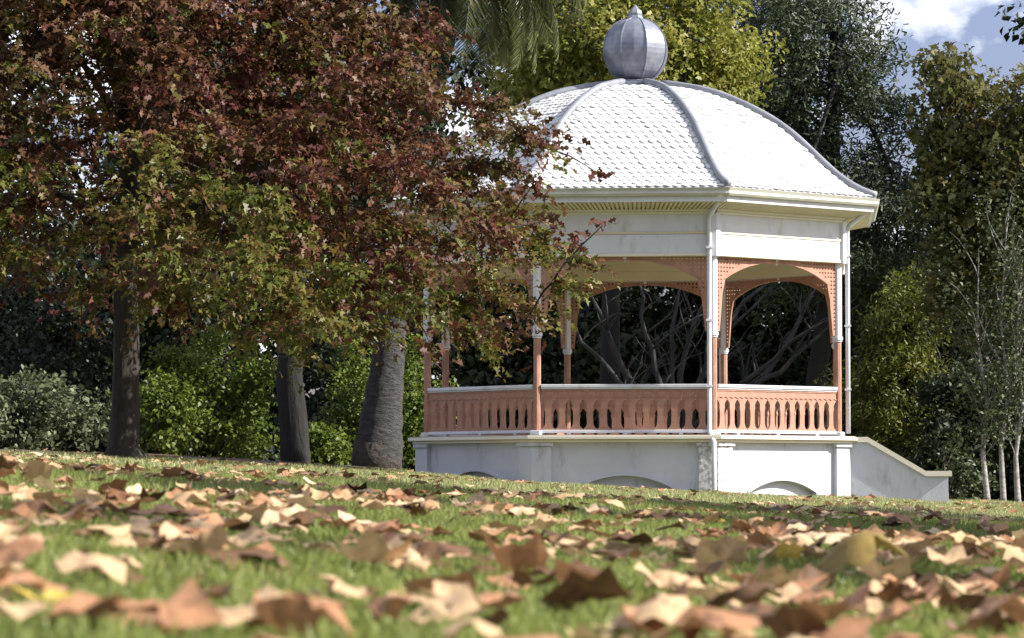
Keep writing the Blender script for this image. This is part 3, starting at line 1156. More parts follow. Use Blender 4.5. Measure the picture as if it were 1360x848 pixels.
# --- big red autumn oak in front of the bandstand
def red_oak():
    rng = np.random.default_rng(21)
    rg = random.Random(21)
    x0, y0 = -4.79, 42.0
    b = Vector((x0, y0, ground(x0, y0) - 0.08))
    root = empty('red_oak_tree', b)
    tag(root, 'broad autumn oak with dark red and olive leaves spreading beside the bandstand', 'tree')
    pts = [Vector((0, 0, 0)), Vector((0.0, 0, 0.25)), Vector((0.02, 0, 1.2)), Vector((0.0, 0, 2.3)), Vector((0.06, 0.05, 4.0)), Vector((0.0, 0.1, 6.0)), Vector((0.1, 0, 8.0))]
    trunk_mb(pts, [0.34, 0.19, 0.158, 0.148, 0.13, 0.09, 0.03]).build('trunk', M['bark_maple'], root, smooth=True)
    cl, nr, low = [], [], []
    while len(cl) < 1060:
        z = rng.uniform(1.2, 8.9)                  # height above the tree's foot
        th = rng.uniform(0, 2 * math.pi)
        zc = z - 2.9
        prof = max(0.0, 1 - (zc / 6.0) ** 1.45) if zc > 0 else 1.0
        Rm = 5.12 * prof * (1 + 0.06 * math.sin(3 * th + 1.0) + 0.05 * math.sin(7 * th + z) + 0.04 * math.sin(11 * th - 2 * z))
        r = Rm * rng.uniform(0.03, 1) ** 0.45
        x, y = r * math.cos(th), r * math.sin(th)
        # the skirt hangs lower on the side towards the bandstand
        t = (x + 1.4) / 2.4
        zmin = 2.62 - 0.86 * max(0, min(1, t)) + 0.14 * math.sin(x * 2.2) + 0.10 * math.sin(x * 4.7 + y * 2)
        zmin -= 0.30 * math.exp(-((x - 4.3) / 0.7) ** 2)
        if z < zmin:
            continue
        # the far tip draws in near its lowest edge
        if x > 4.7 and z < 2.0:
            continue
        cl.append((x, y, z))
        d = Vector((x * 0.9, y * 0.9, (z - 3.0) * 0.8)).normalized()
        nr.append(tuple(d))
        low.append(z < 3.0 + 0.6 * math.sin(x * 1.3 + 0.5) + 0.5 * math.sin(th * 3))
    cl, nr, low = np.array(cl), np.array(nr), np.array(low)
    m_ = MB()
    axis = [pts[3], pts[3] + Vector((0, 0, 0.4)), pts[4], pts[4] + Vector((0, 0, 0.7)), pts[5]]
    limbs_to(m_, axis, cl * np.array([0.72, 0.72, 0.9]) + np.array([0, 0, 0.2]), 20, 160, 0.07, rg)
    m_.build('limbs', M['bark_maple'], root, smooth=True)
    # leaves sit along drooping twigs that fan out from every clump
    NT, NL = 11, 16
    nc = len(cl)
    side = rng.normal(size=(nc, NT, 3)) * np.array([1, 1, 0.45])
    tdir = side + np.stack([nr[:, 0], nr[:, 1], nr[:, 2] * 0.4 - 0.15], -1)[:, None, :] * 0.9
    tdir /= np.linalg.norm(tdir, axis=2, keepdims=True)
    tl = rng.uniform(0.28, 0.72, (nc, NT))
    tt = (np.arange(NL) + 0.7) / NL
    P = cl[:, None, None, :] + tdir[:, :, None, :] * (tl[:, :, None] * tt[None, None, :])[..., None]
    P[..., 2] -= 0.16 * (tl[:, :, None] * tt[None, None, :] / 0.6) ** 2
    P = P + rng.normal(size=P.shape) * 0.035
    P = P.reshape(-1, 3)
    N = len(P)
    T = np.repeat(tdir.reshape(-1, 3), NL, 0)
    n_ = np.array([0.1, -0.1, 0.75]) + rng.normal(size=(N, 3)) * 0.62 + T * 0.3
    n_ /= np.linalg.norm(n_, axis=1, keepdims=True)
    u_ = T * 0.8 + rng.normal(size=(N, 3)) * 0.55 + np.array([0, 0, -0.45])
    u_ -= n_ * np.sum(u_ * n_, axis=1, keepdims=True)
    u_ /= np.linalg.norm(u_, axis=1, keepdims=True)
    w_ = np.cross(n_, u_)
    sz = (0.094 * rng.uniform(0.5, 1.35, N))[:, None, None]
    bend = (np.abs(OAK[:, 0]) * 0.5 - OAK[:, 1] ** 2 * 0.45)[None, :, None] * rng.uniform(0.2, 1.5, N)[:, None, None]
    V = P[:, None, :] + sz * (w_[:, None, :] * OAK[:, 0][None, :, None] + u_[:, None, :] * (OAK[:, 1] + 0.5)[None, :, None] + n_[:, None, :] * bend)
    me = np_mesh('crown', V.reshape(-1, 3), np.arange(N * len(OAK)).reshape(N, len(OAK)), [M['oak_red'], M['oak_green']])
    gtw = np.where(low, 0.84, 0.13)[:, None] * np.ones((1, NT))
    gtw = np.clip(gtw + rng.normal(0, 0.18, (nc, NT)), 0, 1)
    mi = np.repeat((rng.uniform(size=(nc, NT)) < gtw).astype(np.int32).ravel(), NL)
    me.polygons.foreach_set('material_index', mi)
    link('crown', me, root)
    # a few sprays that reach past the skirt, in front of roof and frieze
    sc, sn = [], []
    for px, py, ex in ((735, 190, 45), (795, 232, 18), (802, 298, 16), (765, 320, 30), (730, 296, 30), (640, 430, 45), (690, 440, 40), (570, 455, 45), (705, 250, 40)):
        Yd = 41.0 + rg.uniform(-1, 1)
        p = at(px, py, Yd) - b
        k = int(ex * 0.8)
        for _ in range(k):
            q = p + Vector((rg.gauss(0, 1), rg.gauss(0, 1), rg.gauss(0, 0.8))) * (ex / 107.0 * 0.45)
            sc.append(tuple(q))
            sn.append((0.5, -0.3, 0.4))
        s = min((Vector(c) for c in cl), key=lambda c: (c - p).length_squared)
        sp = MB()
        limb(sp, s, p, 0.012, 0.004, rg, 0.05, 5, 5)
        sp.build('twig', M['bark_maple'], root)
    V, F = leaf_cloud(np.array(sc), 0.13, np.array(sn), OAK, rng)
    link('leaf_sprays', np_mesh('leaf_sprays', V, F, M['oak_red']), root)


red_oak()

# --- the two stout trunks behind it
tr = at(392, 622, 60)
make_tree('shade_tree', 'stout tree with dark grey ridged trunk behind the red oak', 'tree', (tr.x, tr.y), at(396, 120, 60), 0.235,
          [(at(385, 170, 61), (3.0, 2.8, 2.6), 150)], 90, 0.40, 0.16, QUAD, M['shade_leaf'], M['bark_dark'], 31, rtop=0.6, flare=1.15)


def palm():
    bx = at(500, 630, 62)
    b = Vector((bx.x, 62, ground(bx.x, 62) - 0.05))
    root = empty('palm_tree', b)
    tag(root, 'tall feather palm with grey ringed trunk flaring at its base', 'palm')
    crown = at(620, -90, 62.5) - b
    rg = random.Random(5)
    pts, rr = [], []
    n = 90
    for i in range(n + 1):
        t = i / n
        pts.append(Vector((crown.x * (0.55 * t + 0.45 * t ** 2.2), 0.2 * t, crown.z * t)))
        r = 0.29 - 0.05 * min(1, t * 3)
        if t < 0.07:
            r = 0.45 - 0.4 * t
        elif t < 0.25:
            r = 0.40 - (t - 0.07) / 0.18 * 0.14
        else:
            r = 0.26
        rr.append(r * (1 + 0.022 * (i % 2) + rg.uniform(-0.01, 0.01)))
    m_ = MB()
    m_.tube(pts, rr, 16)
    v2 = []
    for i, p in enumerate(m_.v):
        row, k = divmod(i, 16)
        c = pts[row]
        f = 1 + 0.03 * math.sin(k * 2.4 + row * 1.3) + 0.02 * math.sin(k * 4.1 - row * 2.0)
        v2.append(tuple(c + (Vector(p) - c) * f))
    m_.v = v2
    m_.build('trunk', M['bark_palm'], root, smooth=True)
    m_ = MB()
    m_.tube([pts[0] - Vector((0, 0, 0.02)), pts[0] + Vector((0.0, 0, 0.25)), pts[0] + Vector((0.01, 0, 0.52)), pts[0] + Vector((0.01, 0, 0.58))], [0.48, 0.455, 0.43, 0.37], 16)
    m_.build('root_boss', M['brown_boot'], root, smooth=True)
    m_ = MB()
    for i in range(60):
        a, h = rg.uniform(0, 6.28), rg.uniform(-0.9, 0.0)
        d = Vector((math.cos(a), math.sin(a), 0))
        q = pts[-1] + Vector((0, 0, h)) + d * 0.22
        m_.tube([q, q + d * 0.22 + Vector((0, 0, 0.25))], [0.07, 0.03], 5)
    m_.build('frond_stubs', M['brown_boot'], root)
    variants = []
    for vi in range(5):
        rng = random.Random(50 + vi)
        fb = MB()
        L, droop = rng.uniform(3.0, 3.7), rng.uniform(0.9, 1.5)
        path = []
        for i in range(26):
            t = i / 25
            path.append(Vector((L * t * (1 - 0.18 * t), 0, L * (0.42 * t - 0.42 * droop * t * t))))
        fb.tube(path, [0.03 * (1 - 0.85 * i / 25) for i in range(26)], 4)
        for i in range(3, 26):
            for sub in (0, 0.5):
                t = (i + sub) / 26
                if i == 25 and sub:
                    continue
                p = path[i].lerp(path[min(25, i + 1)], sub)
                d = (path[i] - path[i - 1]).normalized()
                for sgn in (-1, 1):
                    ll = 0.52 * math.sin(math.pi * min(1, 0.12 + 0.86 * t)) + 0.10
                    dirv = (d * 0.75 + Vector((0, sgn * 0.75, -0.25 + rng.uniform(-0.2, 0.2)))).normalized()
                    tip = p + dirv * ll + Vector((0, 0, -0.14 * ll))
                    mid = p + dirv * ll * 0.5 + Vector((0, 0, 0.0))
                    wv = d * 0.02
                    o = len(fb.v)
                    fb.add([p - wv * 0.6, p + wv * 0.6, mid + wv, tip, mid - wv], [(0, 1, 2, 3, 4)])
        variants.append(fb.mesh('frond', M['frond']))
    for i in range(88):
        f = link('frond', variants[i % 5], root, tuple(pts[-1] + Vector((0, 0, rg.uniform(-0.15, 0.25)))))
        f.rotation_euler = (rg.uniform(-0.25, 0.25), -R_(62 - 128 * ((i + 0.5) / 88) + rg.uniform(-8, 8)), i * 2.399 + rg.uniform(-0.2, 0.2))


palm()

# --- bushes along the edge of the lawn
def bush(name, label, px, Y, rad, mat, seed, n=60, per=90, sigma=0.2, size=0.09, shape=QUAD, py_base=610, group=None):
    p = at(px, py_base, Y)
    x, y = p.x, Y
    rng = np.random.default_rng(seed)
    rg = random.Random(seed)
    b = Vector((x, y, ground(x, y) - 0.03))
    root = empty(name, b)
    tag(root, label, 'shrub', group)
    cl, nr = clumps_in([((0, 0, rad[2] * 0.42), (rad[0], rad[1], rad[2] * 0.6), n)], rng, 0.38)
    keep = cl[:, 2] > 0.05
    cl, nr = cl[keep], nr[keep]
    m_ = MB()
    for c in cl[:min(14, len(cl))]:
        limb(m_, (rg.uniform(-0.1, 0.1) * rad[0], rg.uniform(-0.1, 0.1), 0), c, 0.035, 0.006, rg, 0.1, 5, 5)
    m_.build('stems', M['bark_maple'], root, smooth=True)
    link('foliage', crown_mesh(cl, nr, per, sigma, size, shape, mat, rng, up=0.5, outw=0.7), root)


bush('grey_green_shrub', 'rounded grey-green shrub beside the red oak trunk', 40, 54, (1.25, 0.9, 1.28), M['grey_leaf'], 61, 85)
bush('grey_green_shrub', 'low grey-green shrub spreading past the mulch edge', -75, 53, (1.1, 0.9, 1.35), M['grey_leaf'], 62, 60)
bush('bright_green_bush', 'bright green leafy bush between the oak and the dark grey trunk', 275, 63, (1.35, 1.0, 2.35), M['bright_leaf'], 63, 110)
bush('bright_green_bush', 'small bright green bush close to the oak trunk foot', 212, 60, (0.55, 0.6, 1.5), M['bright_leaf'], 64, 40)
bush('bright_green_bush', 'narrow bright green bush between dark trunk and palm', 470, 66, (0.42, 0.6, 2.4), M['bright_leaf'], 65, 50)
bush('bright_green_bush', 'low bright green bush at the foot of the dark grey trunk', 428, 63.5, (0.42, 0.5, 0.75), M['bright_leaf'], 68, 30)
bush('bright_green_bush', 'glossy green bush between the palm and the bandstand plinth', 548, 65, (0.62, 0.7, 2.3), M['bright_leaf'], 66, 55)
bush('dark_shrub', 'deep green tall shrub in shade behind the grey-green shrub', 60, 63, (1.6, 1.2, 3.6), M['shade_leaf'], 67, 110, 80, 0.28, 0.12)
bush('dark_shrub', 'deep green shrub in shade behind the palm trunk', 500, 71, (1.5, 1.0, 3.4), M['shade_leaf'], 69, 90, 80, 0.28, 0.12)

# --- a shed glimpsed between the two stout trunks
def shed():
    p = at(432, 640, 92)
    b = Vector((p.x, 92, ground(p.x, 92) - 0.05))
    root = empty('garden_shed', b)
    tag(root, 'small blue-grey shed with a white fascia beyond the dark trunk', 'shed')
    h = at(432, 527, 92).z - b.z
    m_ = MB()
    m_.box(-1.6, 1.6, -1.0, 1.0, 0, h)
    m_.build('wall', M['shed_wall'], root)
    m_ = MB()
    m_.box(-1.75, 1.75, -1.16, -1.05, h - 0.05, h + 0.22)
    m_.build('fascia', M['white'], root)
    m_ = MB()
    m_.prism_xz([(-1.75, h + 0.0), (1.75, h + 0.0), (1.75, h + 0.3), (0, h + 0.55), (-1.75, h + 0.3)], -1.045, 1.1)
    m_.build('roof', M['cap'], root)


M['shed_wall'] = mat_painted('shed_wall', [(0.3, (0.10, 0.13, 0.17)), (0.7, (0.16, 0.19, 0.23))], 3, 0.7, 0.1)
shed()


# --- a far wood closing the view
def far_wood():
    rng = np.random.default_rng(300)
    n = 900
    x = rng.uniform(-45, 45, n)
    y = rng.uniform(125, 140, n)
    top = 5.0 + 1.4 * np.sin(x * 0.35) + 1.0 * np.sin(x * 0.9 + 1)
    z = rng.uniform(0, 1, n) * top
    cl = np.stack([x, y, z], -1)
    me = crown_mesh(cl, np.tile([0.3, -0.6, 0.5], (n, 1)), 42, 0.9, 0.5, QUAD, M['shade_leaf'], rng)
    tag(link('woodland', me), 'dark wood closing the view beyond the park trees', 'woodland', kind='stuff')


far_wood()

# --- trees behind the bandstand
make_tree('plane_tree', 'yellow-green plane tree rising behind the bandstand finial', 'tree', (2.0, 72), at(835, 120, 72), 0.22,
          [(at(830, 95, 72), (2.7, 2.6, 2.9), 230), (at(700, 110, 73), (1.2, 1.4, 2.2), 50), (at(930, 60, 72), (1.1, 1.2, 1.6), 50)],
          130, 0.33, 0.13, OAK, M['plane_leaf'], M['bark_dark'], 71)
make_tree('cypress_tree', 'tall dark conifer with open wispy sprays against the sky', 'tree', (7.2, 80), at(1110, 20, 80), 0.24,
          [(at(1060, 60, 80), (2.0, 2.0, 2.6), 210), (at(1165, 120, 80), (1.05, 1.4, 1.9), 30), (at(1100, 300, 80), (2.3, 2.0, 2.2), 150),
           (at(1190, 310, 80), (1.2, 1.5, 2.2), 50), (at(1010, 190, 80), (1.6, 1.6, 2.2), 120)],
          110, 0.30, 0.13, NEEDLE, M['cypress_leaf'], M['bark_dark'], 72, n_sub=90)
for i, (px, Y, hpy, rx, lab) in enumerate([
        (-60, 84, 60, 3.2, 'dark evergreen tree at the far edge beyond the grey-green shrubs'),
        (150, 90, 230, 3.0, 'dark rounded evergreen seen behind the red oak trunk'),
        (330, 88, 60, 3.2, 'dark evergreen tree rising behind the bright green bush'),
        (560, 86, 210, 3.0, 'dark evergreen tree behind the palm and plinth'),
        (760, 84, 260, 2.6, 'dark evergreen tree seen through the front arch of the bandstand'),
        (905, 88, 250, 2.6, 'dark evergreen tree behind the bandstand downpipe corner'),
        (1060, 86, 280, 2.6, 'dark evergreen tree seen through the sunny arch'),
        (1210, 92, 330, 2.4, 'dark evergreen tree beyond the olive conifer'),
        (1330, 90, 300, 2.8, 'dark evergreen tree beyond the white birch stems')]):
    p = at(px, 640, Y)
    zt = at(px, hpy, Y).z
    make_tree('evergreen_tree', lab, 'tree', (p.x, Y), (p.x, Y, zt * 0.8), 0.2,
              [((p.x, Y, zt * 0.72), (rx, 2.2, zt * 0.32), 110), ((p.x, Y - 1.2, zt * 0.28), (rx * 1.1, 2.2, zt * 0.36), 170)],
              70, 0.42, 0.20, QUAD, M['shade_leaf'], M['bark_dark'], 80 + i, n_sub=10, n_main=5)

make_tree('olive_conifer', 'golden olive conifer bush beside the bandstand steps', 'tree', (at(1200, 640, 66).x, 66), at(1205, 400, 66), 0.10,
          [(at(1205, 440, 66), (0.95, 0.9, 1.1), 60), (at(1190, 540, 66), (1.2, 1.1, 1.1), 90)], 130, 0.22, 0.10, NEEDLE, M['olive_leaf'], M['bark_dark'], 95,
          hang=0.3)


# --- grey bare-limbed tree seen through the arches
def bare_tree():
    rg = random.Random(9)
    base = at(900, 640, 69)
    b = Vector((base.x, 69, ground(base.x, 69) - 0.05))
    root = empty('bare_tree', b)
    tag(root, 'leafless grey tree with spreading limbs behind the bandstand railing', 'tree')
    trunk_mb([(0, 0, 0), (0.05, 0, 0.5), (0.12, 0, 1.0)], [0.34, 0.26, 0.22]).build('trunk', M['bark_grey'], root, smooth=True)
    for i, (px, py, r) in enumerate([(780, 380, 0.08), (850, 400, 0.06), (960, 390, 0.06), (1035, 375, 0.075), (1085, 400, 0.07), (1100, 455, 0.06), (1010, 420, 0.05),
                                     (1130, 420, 0.05), (740, 430, 0.05), (905, 380, 0.05)]):
        m_ = MB()
        e = at(px, py - 20, 69 + rg.uniform(-1.5, 1.5)) - b
        sk = limb(m_, (0.1, 0, rg.uniform(0.6, 1.0)), e, r, 0.02, rg, 0.10, 9, 7)
        for q in range(5):
            s = sk[rg.randrange(3, len(sk) - 1)]
            dirv = Vector((rg.uniform(-0.6, 1.2), rg.uniform(-0.5, 0.5), rg.uniform(0.5, 1.3))) * rg.uniform(0.5, 1.1)
            s2 = limb(m_, s, s + dirv, r * 0.4, 0.006, rg, 0.12, 5, 5)
            limb(m_, s2[3], s2[3] + Vector((rg.uniform(-0.5, 0.7), 0, rg.uniform(0.3, 0.7))), r * 0.18, 0.004, rg, 0.1, 4, 4)
        m_.build('limb', M['bark_grey'], root, smooth=True)


bare_tree()

# --- right side: oak with dark arching limbs, birches, undergrowth
def brown_oak():
    rng = np.random.default_rng(41)
    rg = random.Random(41)
    X0, Y0 = 10.6, 62.0
    b = Vector((X0, Y0, ground(X0, Y0) - 0.05))
    root = empty('brown_oak_tree', b)
    tag(root, 'oak with olive brown leaves and dark arching limbs beyond the steps', 'tree')
    tp = Vector((-0.1, 0, 5.2))
    trunk_mb([(0, 0, 0), (0, 0, 0.4), (-0.05, 0, 2.5), tp], [0.36, 0.28, 0.25, 0.2]).build('trunk', M['bark_maple'], root, smooth=True)
    ells = [(at(1325, 150, 62) - b, (1.2, 1.5, 0.75), 24), (at(1390, 230, 62) - b, (1.5, 2.0, 1.6), 48), (at(1305, 290, 61.5) - b, (0.9, 1.3, 1.2), 30),
            (at(1350, 360, 62) - b, (1.2, 1.4, 0.7), 26), (at(1258, 105, 62) - b, (0.42, 0.7, 0.42), 12), (at(1248, 195, 62) - b, (0.45, 0.6, 0.7), 16), (at(1255, 270, 61.5) - b, (0.5, 0.6, 0.6), 14),
            (at(1275, 400, 61) - b, (0.6, 0.8, 0.7), 16), (at(1460, 200, 62) - b, (2.0, 2.4, 2.2), 90)]
    cl, nr = clumps_in(ells, rng, 0.25)
    m_ = MB()
    limbs_to(m_, [Vector((-0.05, 0, 2.6)), Vector((-0.08, 0, 4.0)), tp], cl, 12, 110, 0.09, rg)
    for path, r in ((((1400, 372), (1360, 382), (1310, 400), (1268, 378), (1240, 388)), 0.055), (((1385, 392), (1330, 392), (1290, 430), (1275, 480)), 0.045),
                    (((1400, 330), (1345, 345), (1290, 350), (1250, 372)), 0.05), (((1405, 300), (1355, 270), (1310, 205), (1290, 140)), 0.05)):
        pts = [at(px, py, 61.2) - b for px, py in path]
        pts[0] = Vector((-0.05, 0, pts[0].z - 0.4))
        dense, rr = [], []
        for i in range(len(pts) - 1):
            for j in range(4):
                t = j / 4
                p0, p1, p2, p3 = pts[max(0, i - 1)], pts[i], pts[i + 1], pts[min(len(pts) - 1, i + 2)]
                q = 0.5 * ((2 * p1) + (p2 - p0) * t + (2 * p0 - 5 * p1 + 4 * p2 - p3) * t * t + (3 * p1 - p0 - 3 * p2 + p3) * t ** 3)
                dense.append(q)
        dense.append(pts[-1])
        m_.tube(dense, [r * (1 - 0.75 * i / len(dense)) for i in range(len(dense))], 7)
    m_.build('limbs', M['bark_maple'], root, smooth=True)
    link('crown', crown_mesh(cl, nr, 70, 0.26, 0.15, OAK, M['brown_leaf'], rng, up=0.4, outw=0.5), root)


brown_oak()


def birch(label, px, py_top, seed, lean):
    rg = random.Random(seed)
    rng = np.random.default_rng(seed)
    p = at(px, 672, 60)
    b = Vector((p.x, 60, ground(p.x, 60) - 0.04))
    root = empty('birch_tree', b)
    tag(root, label, 'tree', None)
    top = at(px + lean, py_top, 60) - b
    pts = [Vector((0, 0, 0)), top * 0.2 + Vector((-0.06, 0, 0)), top * 0.4 + Vector((0.05, 0, 0)), top * 0.65 + Vector((-0.08, 0, 0)), top]
    trunk_mb(pts, [0.062, 0.042, 0.033, 0.022, 0.008], 9, 0.04).build('trunk', M['bark_birch'], root, smooth=True)
    m_ = MB()
    ends = []
    for i in range(26):
        t = rg.uniform(0.2, 0.97)
        j = min(3, int(t * 4))
        s = pts[j].lerp(pts[j + 1], t * 4 - j)
        e = s + Vector((rg.uniform(-0.6, 0.6), rg.uniform(-0.4, 0.4), rg.uniform(0.4, 1.1)))
        limb(m_, s, e, 0.009, 0.002, rg, 0.1, 5, 5)
        ends += [tuple(s.lerp(e, 0.6)), tuple(e)]
    m_.build('limbs', M['bark_birch'], root, smooth=True)
    cl = np.array(ends)
    link('crown', crown_mesh(cl, np.tile([0, 0, 1.0], (len(cl), 1)), 34, 0.22, 0.08, QUAD, M['grey_leaf'], rng), root)


birch('slim white birch stem standing next to the steps', 1312, 330, 3, -12)
birch('slim white birch stem with the straighter bole, farther from the steps', 1333, 300, 4, 4)
birch('thin pale birch stem half hidden in the undergrowth', 1352, 340, 8, 6)
bush('dark_undergrowth', 'dark leafy undergrowth between the olive conifer and the birches', 1285, 64, (1.0, 0.8, 2.6), M['shade_leaf'], 101, 80, 80, 0.24, 0.11, py_base=668)
bush('dark_undergrowth', 'dark leafy undergrowth behind the birch stems', 1385, 65, (1.2, 0.9, 3.0), M['shade_leaf'], 102, 90, 80, 0.26, 0.11, py_base=668)
bush('dark_undergrowth', 'pale leaved undergrowth showing grey beside the birches', 1262, 63, (0.5, 0.5, 1.3), M['grey_leaf'], 103, 26, 60, 0.2, 0.09, py_base=668)

# --- trees beyond the frame that shade the lawn; evergreens added to shade the thicket
make_tree('park_tree', 'round-headed park tree whose long shadow crosses the lawn', 'tree', (9.4, 17.4), (9.4, 17.4, 4.6), 0.2,
          [((9.4, 17.4, 5.3), (3.2, 2.6, 3.0), 230)], 110, 0.36, 0.22, QUAD, M['brown_leaf'], M['bark_dark'], 111, n_sub=40)
make_tree('park_tree', 'tall park tree standing between its shade-casting neighbours', 'tree', (12.2, 24.8), (12.2, 24.8, 5.4), 0.24,
          [((12.2, 24.8, 6.2), (3.5, 3.5, 3.2), 290)], 110, 0.38, 0.22, QUAD, M['brown_leaf'], M['bark_dark'], 112, n_sub=40)
make_tree('park_tree', 'thin-leaved park tree throwing dappled shade on the grass', 'tree', (10.5, 7.2), (10.5, 7.2, 6.5), 0.16,
          [((10.4, 7.2, 7.4), (2.4, 1.6, 2.4), 18)], 90, 0.26, 0.20, QUAD, M['brown_leaf'], M['bark_dark'], 113, n_sub=5, n_main=4)
make_tree('park_tree', 'unseen evergreen added beyond the birches to shade the thicket behind the bandstand', 'tree', (14.5, 69.5), (14.5, 69.5, 11), 0.3,  # out of view, added to keep sun off the trees behind the bandstand
          [((14.5, 69.5, 10.5), (3.2, 3.2, 3.8), 190), ((14.5, 69.5, 5.0), (3.0, 3.0, 3.2), 130)], 60, 0.42, 0.26, QUAD, M['shade_leaf'], M['bark_dark'], 114, n_sub=20)
make_tree('park_tree', 'second unseen evergreen added behind the brown oak to shade the thicket', 'tree', (16.5, 81.0), (16.5, 81.0, 11), 0.3,  # also unseen, added to shade the evergreens farther back
          [((16.5, 81.0, 10.5), (3.6, 4.2, 3.8), 210), ((16.5, 81.0, 5.0), (3.2, 4.0, 3.2), 140)], 60, 0.42, 0.26, QUAD, M['shade_leaf'], M['bark_dark'], 115, n_sub=20)

# ------------------------------------------------------------------ grass
def grass_band(y0, y1, dens, h, w, seed, two):
    rng = np.random.default_rng(seed)
    hw1 = y1 * 0.158 + 1.7
    n = int(dens * (y1 - y0) * 2 * hw1)
    y = rng.uniform(y0, y1, n)
    x = rng.uniform(-hw1, hw1, n)
    keep = np.abs(x) < y * 0.158 + 1.7
    # no grass inside the bandstand
    keep &= ~((np.abs(x - BX) < 5.0) & (np.hypot(x - BX, y - BY) < 3.35))
    keep &= ~((x < -2.2) & (y > bed_front(x)))
    patch = np.sin(x * 3.1 + y * 1.7) * np.sin(x * 1.3 - y * 2.3 + 1) + 0.5 * np.sin(x * 7 + y * 5)
    keep &= rng.uniform(size=n) < 0.75 + 0.25 * patch
    x, y = x[keep], y[keep]
    n = len(x)
    z = ground_np(x, y) - 0.004
    a = rng.uniform(0, 2 * math.pi, n)
    hh = h * rng.uniform(0.45, 1.3, n)
    ww = w * rng.uniform(0.7, 1.3, n)
    lean = rng.uniform(0.05, 0.9, n) * hh
    la = rng.uniform(0, 2 * math.pi, n)
    B = np.stack([x, y, z], -1)
    sd = np.stack([np.cos(a), np.sin(a), np.zeros(n)], -1) * ww[:, None] / 2
    ld = np.stack([np.cos(la) * lean, np.sin(la) * lean, np.zeros(n)], -1)
    up = np.stack([np.zeros(n), np.zeros(n), hh], -1)
    tip = B + ld + up
    if two:
        mid = B + ld * 0.28 + up * 0.6
        V = np.stack([B - sd, B + sd, mid + sd * 0.8, tip, mid - sd * 0.8], 1)
        F = np.arange(n * 5).reshape(n, 5)
    else:
        V = np.stack([B - sd, B + sd, tip], 1)
        F = np.arange(n * 3).reshape(n, 3)
    return V.reshape(-1, 3), F


gr = empty
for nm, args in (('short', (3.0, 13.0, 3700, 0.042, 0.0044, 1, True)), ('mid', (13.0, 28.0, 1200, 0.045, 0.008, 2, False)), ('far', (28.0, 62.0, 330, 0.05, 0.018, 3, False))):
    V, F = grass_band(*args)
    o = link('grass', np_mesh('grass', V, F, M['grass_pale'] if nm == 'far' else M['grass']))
    tag(o, {'short': 'short green lawn grass with separate blades among the large leaves', 'mid': 'lawn grass in the shaded strip across the park',
            'far': 'sunlit lawn grass running up to the bandstand'}[nm], 'grass', kind='stuff')

# ------------------------------------------------------------------ fallen leaves
def leaf_variant(rng, n_out=16, rings=2, curl=0.3):
    """A lobed plane leaf, cupped and twisted as it dried; unit size about 1 across."""
    lob = np.array([1.0, .74, .76, .66, .92, .70, .68, .50, .26, .50, .68, .70, .92, .66, .76, .74])
    lob = lob * rng.uniform(0.88, 1.1, 16)
    th = np.linspace(0, 2 * math.pi, n_out, endpoint=False)
    pts = [(0.0, 0.0)]
    for ring_ in range(1, rings + 1):
        f = ring_ / rings
        rad = lob * 0.58 * f if ring_ == rings else (0.5 + 0.5 * (lob / lob.max())) * 0.36 * f * 2 * 0.62
        for a, r in zip(th, rad):
            pts.append((r * math.sin(a), r * math.cos(a)))
    P = np.array(pts)
    x, y = P[:, 0], P[:, 1]
    r2 = x * x + y * y
    fold, cup, tw = rng.uniform(-0.5, 0.9) * curl * 1.3, rng.uniform(-1.0, 1.0) * curl * 2.4, rng.uniform(-1, 1) * curl * 2.2
    z = np.abs(x) * fold + cup * r2 + tw * x * y + rng.uniform(-0.8, 0.8) * curl * y * np.abs(y) * 1.2
    ang_ = np.arctan2(x, y)
    z += 0.10 * np.sin(ang_ * 5 + rng.uniform(0, 6)) * np.sqrt(r2) + rng.normal(0, 0.028, len(x))
    mxz = np.abs(z - z.mean()).max()
    z = z * min(1.0, 0.30 / mxz)
    sh = 1 - 0.25 * np.clip(np.abs(z) * 1.6, 0, 1)
    V = np.stack([x * sh, y * sh, z], -1)
    V[:, 2] -= V[:, 2].min() * 0.8
    F = []
    for i in range(n_out):
        F.append((0, 1 + i, 1 + (i + 1) % n_out))
    for g in range(1, rings):
        o0, o1 = 1 + (g - 1) * n_out, 1 + g * n_out
        for i in range(n_out):
            j = (i + 1) % n_out
            F += [(o0 + i, o1 + i, o1 + j), (o0 + i, o1 + j, o0 + j)]
    return V, np.array(F)


LCLS = [('litter_tan', 'pale tan dry fallen leaf, lobed and curled, on the grass', 'pale tan fallen leaves', 0.49),
        ('litter_pink', 'rusty brown dry fallen leaf, lobed and curled, on the grass', 'rusty brown fallen leaves', 0.27),
        ('litter_brown', 'dark brown dry fallen leaf, lobed and crumpled, on the grass', 'dark brown fallen leaves', 0.225),
        ('litter_yellow', 'small yellow fallen leaf lying on the grass', 'yellow fallen leaves', 0.015)]
rng = np.random.default_rng(77)
VAR = [leaf_variant(rng, curl=rng.uniform(0.15, 0.55)) for _ in range(14)]
leaf_me = {}
for mi_, (mn, lab, grp, pr) in enumerate(LCLS):
    for vi, (V, F) in enumerate(VAR):
        V2 = V.copy()
        st = np.array([(0.006, -0.08, 0.02), (-0.006, -0.08, 0.02), (0.0, -0.42, 0.10)])
        me = np_mesh('fallen_leaf', np.concatenate([V2, st]), np.concatenate([F, np.array([[len(V2), len(V2) + 1, len(V2) + 2]])]), M[mn], smooth=True)
        leaf_me[mn, vi] = me


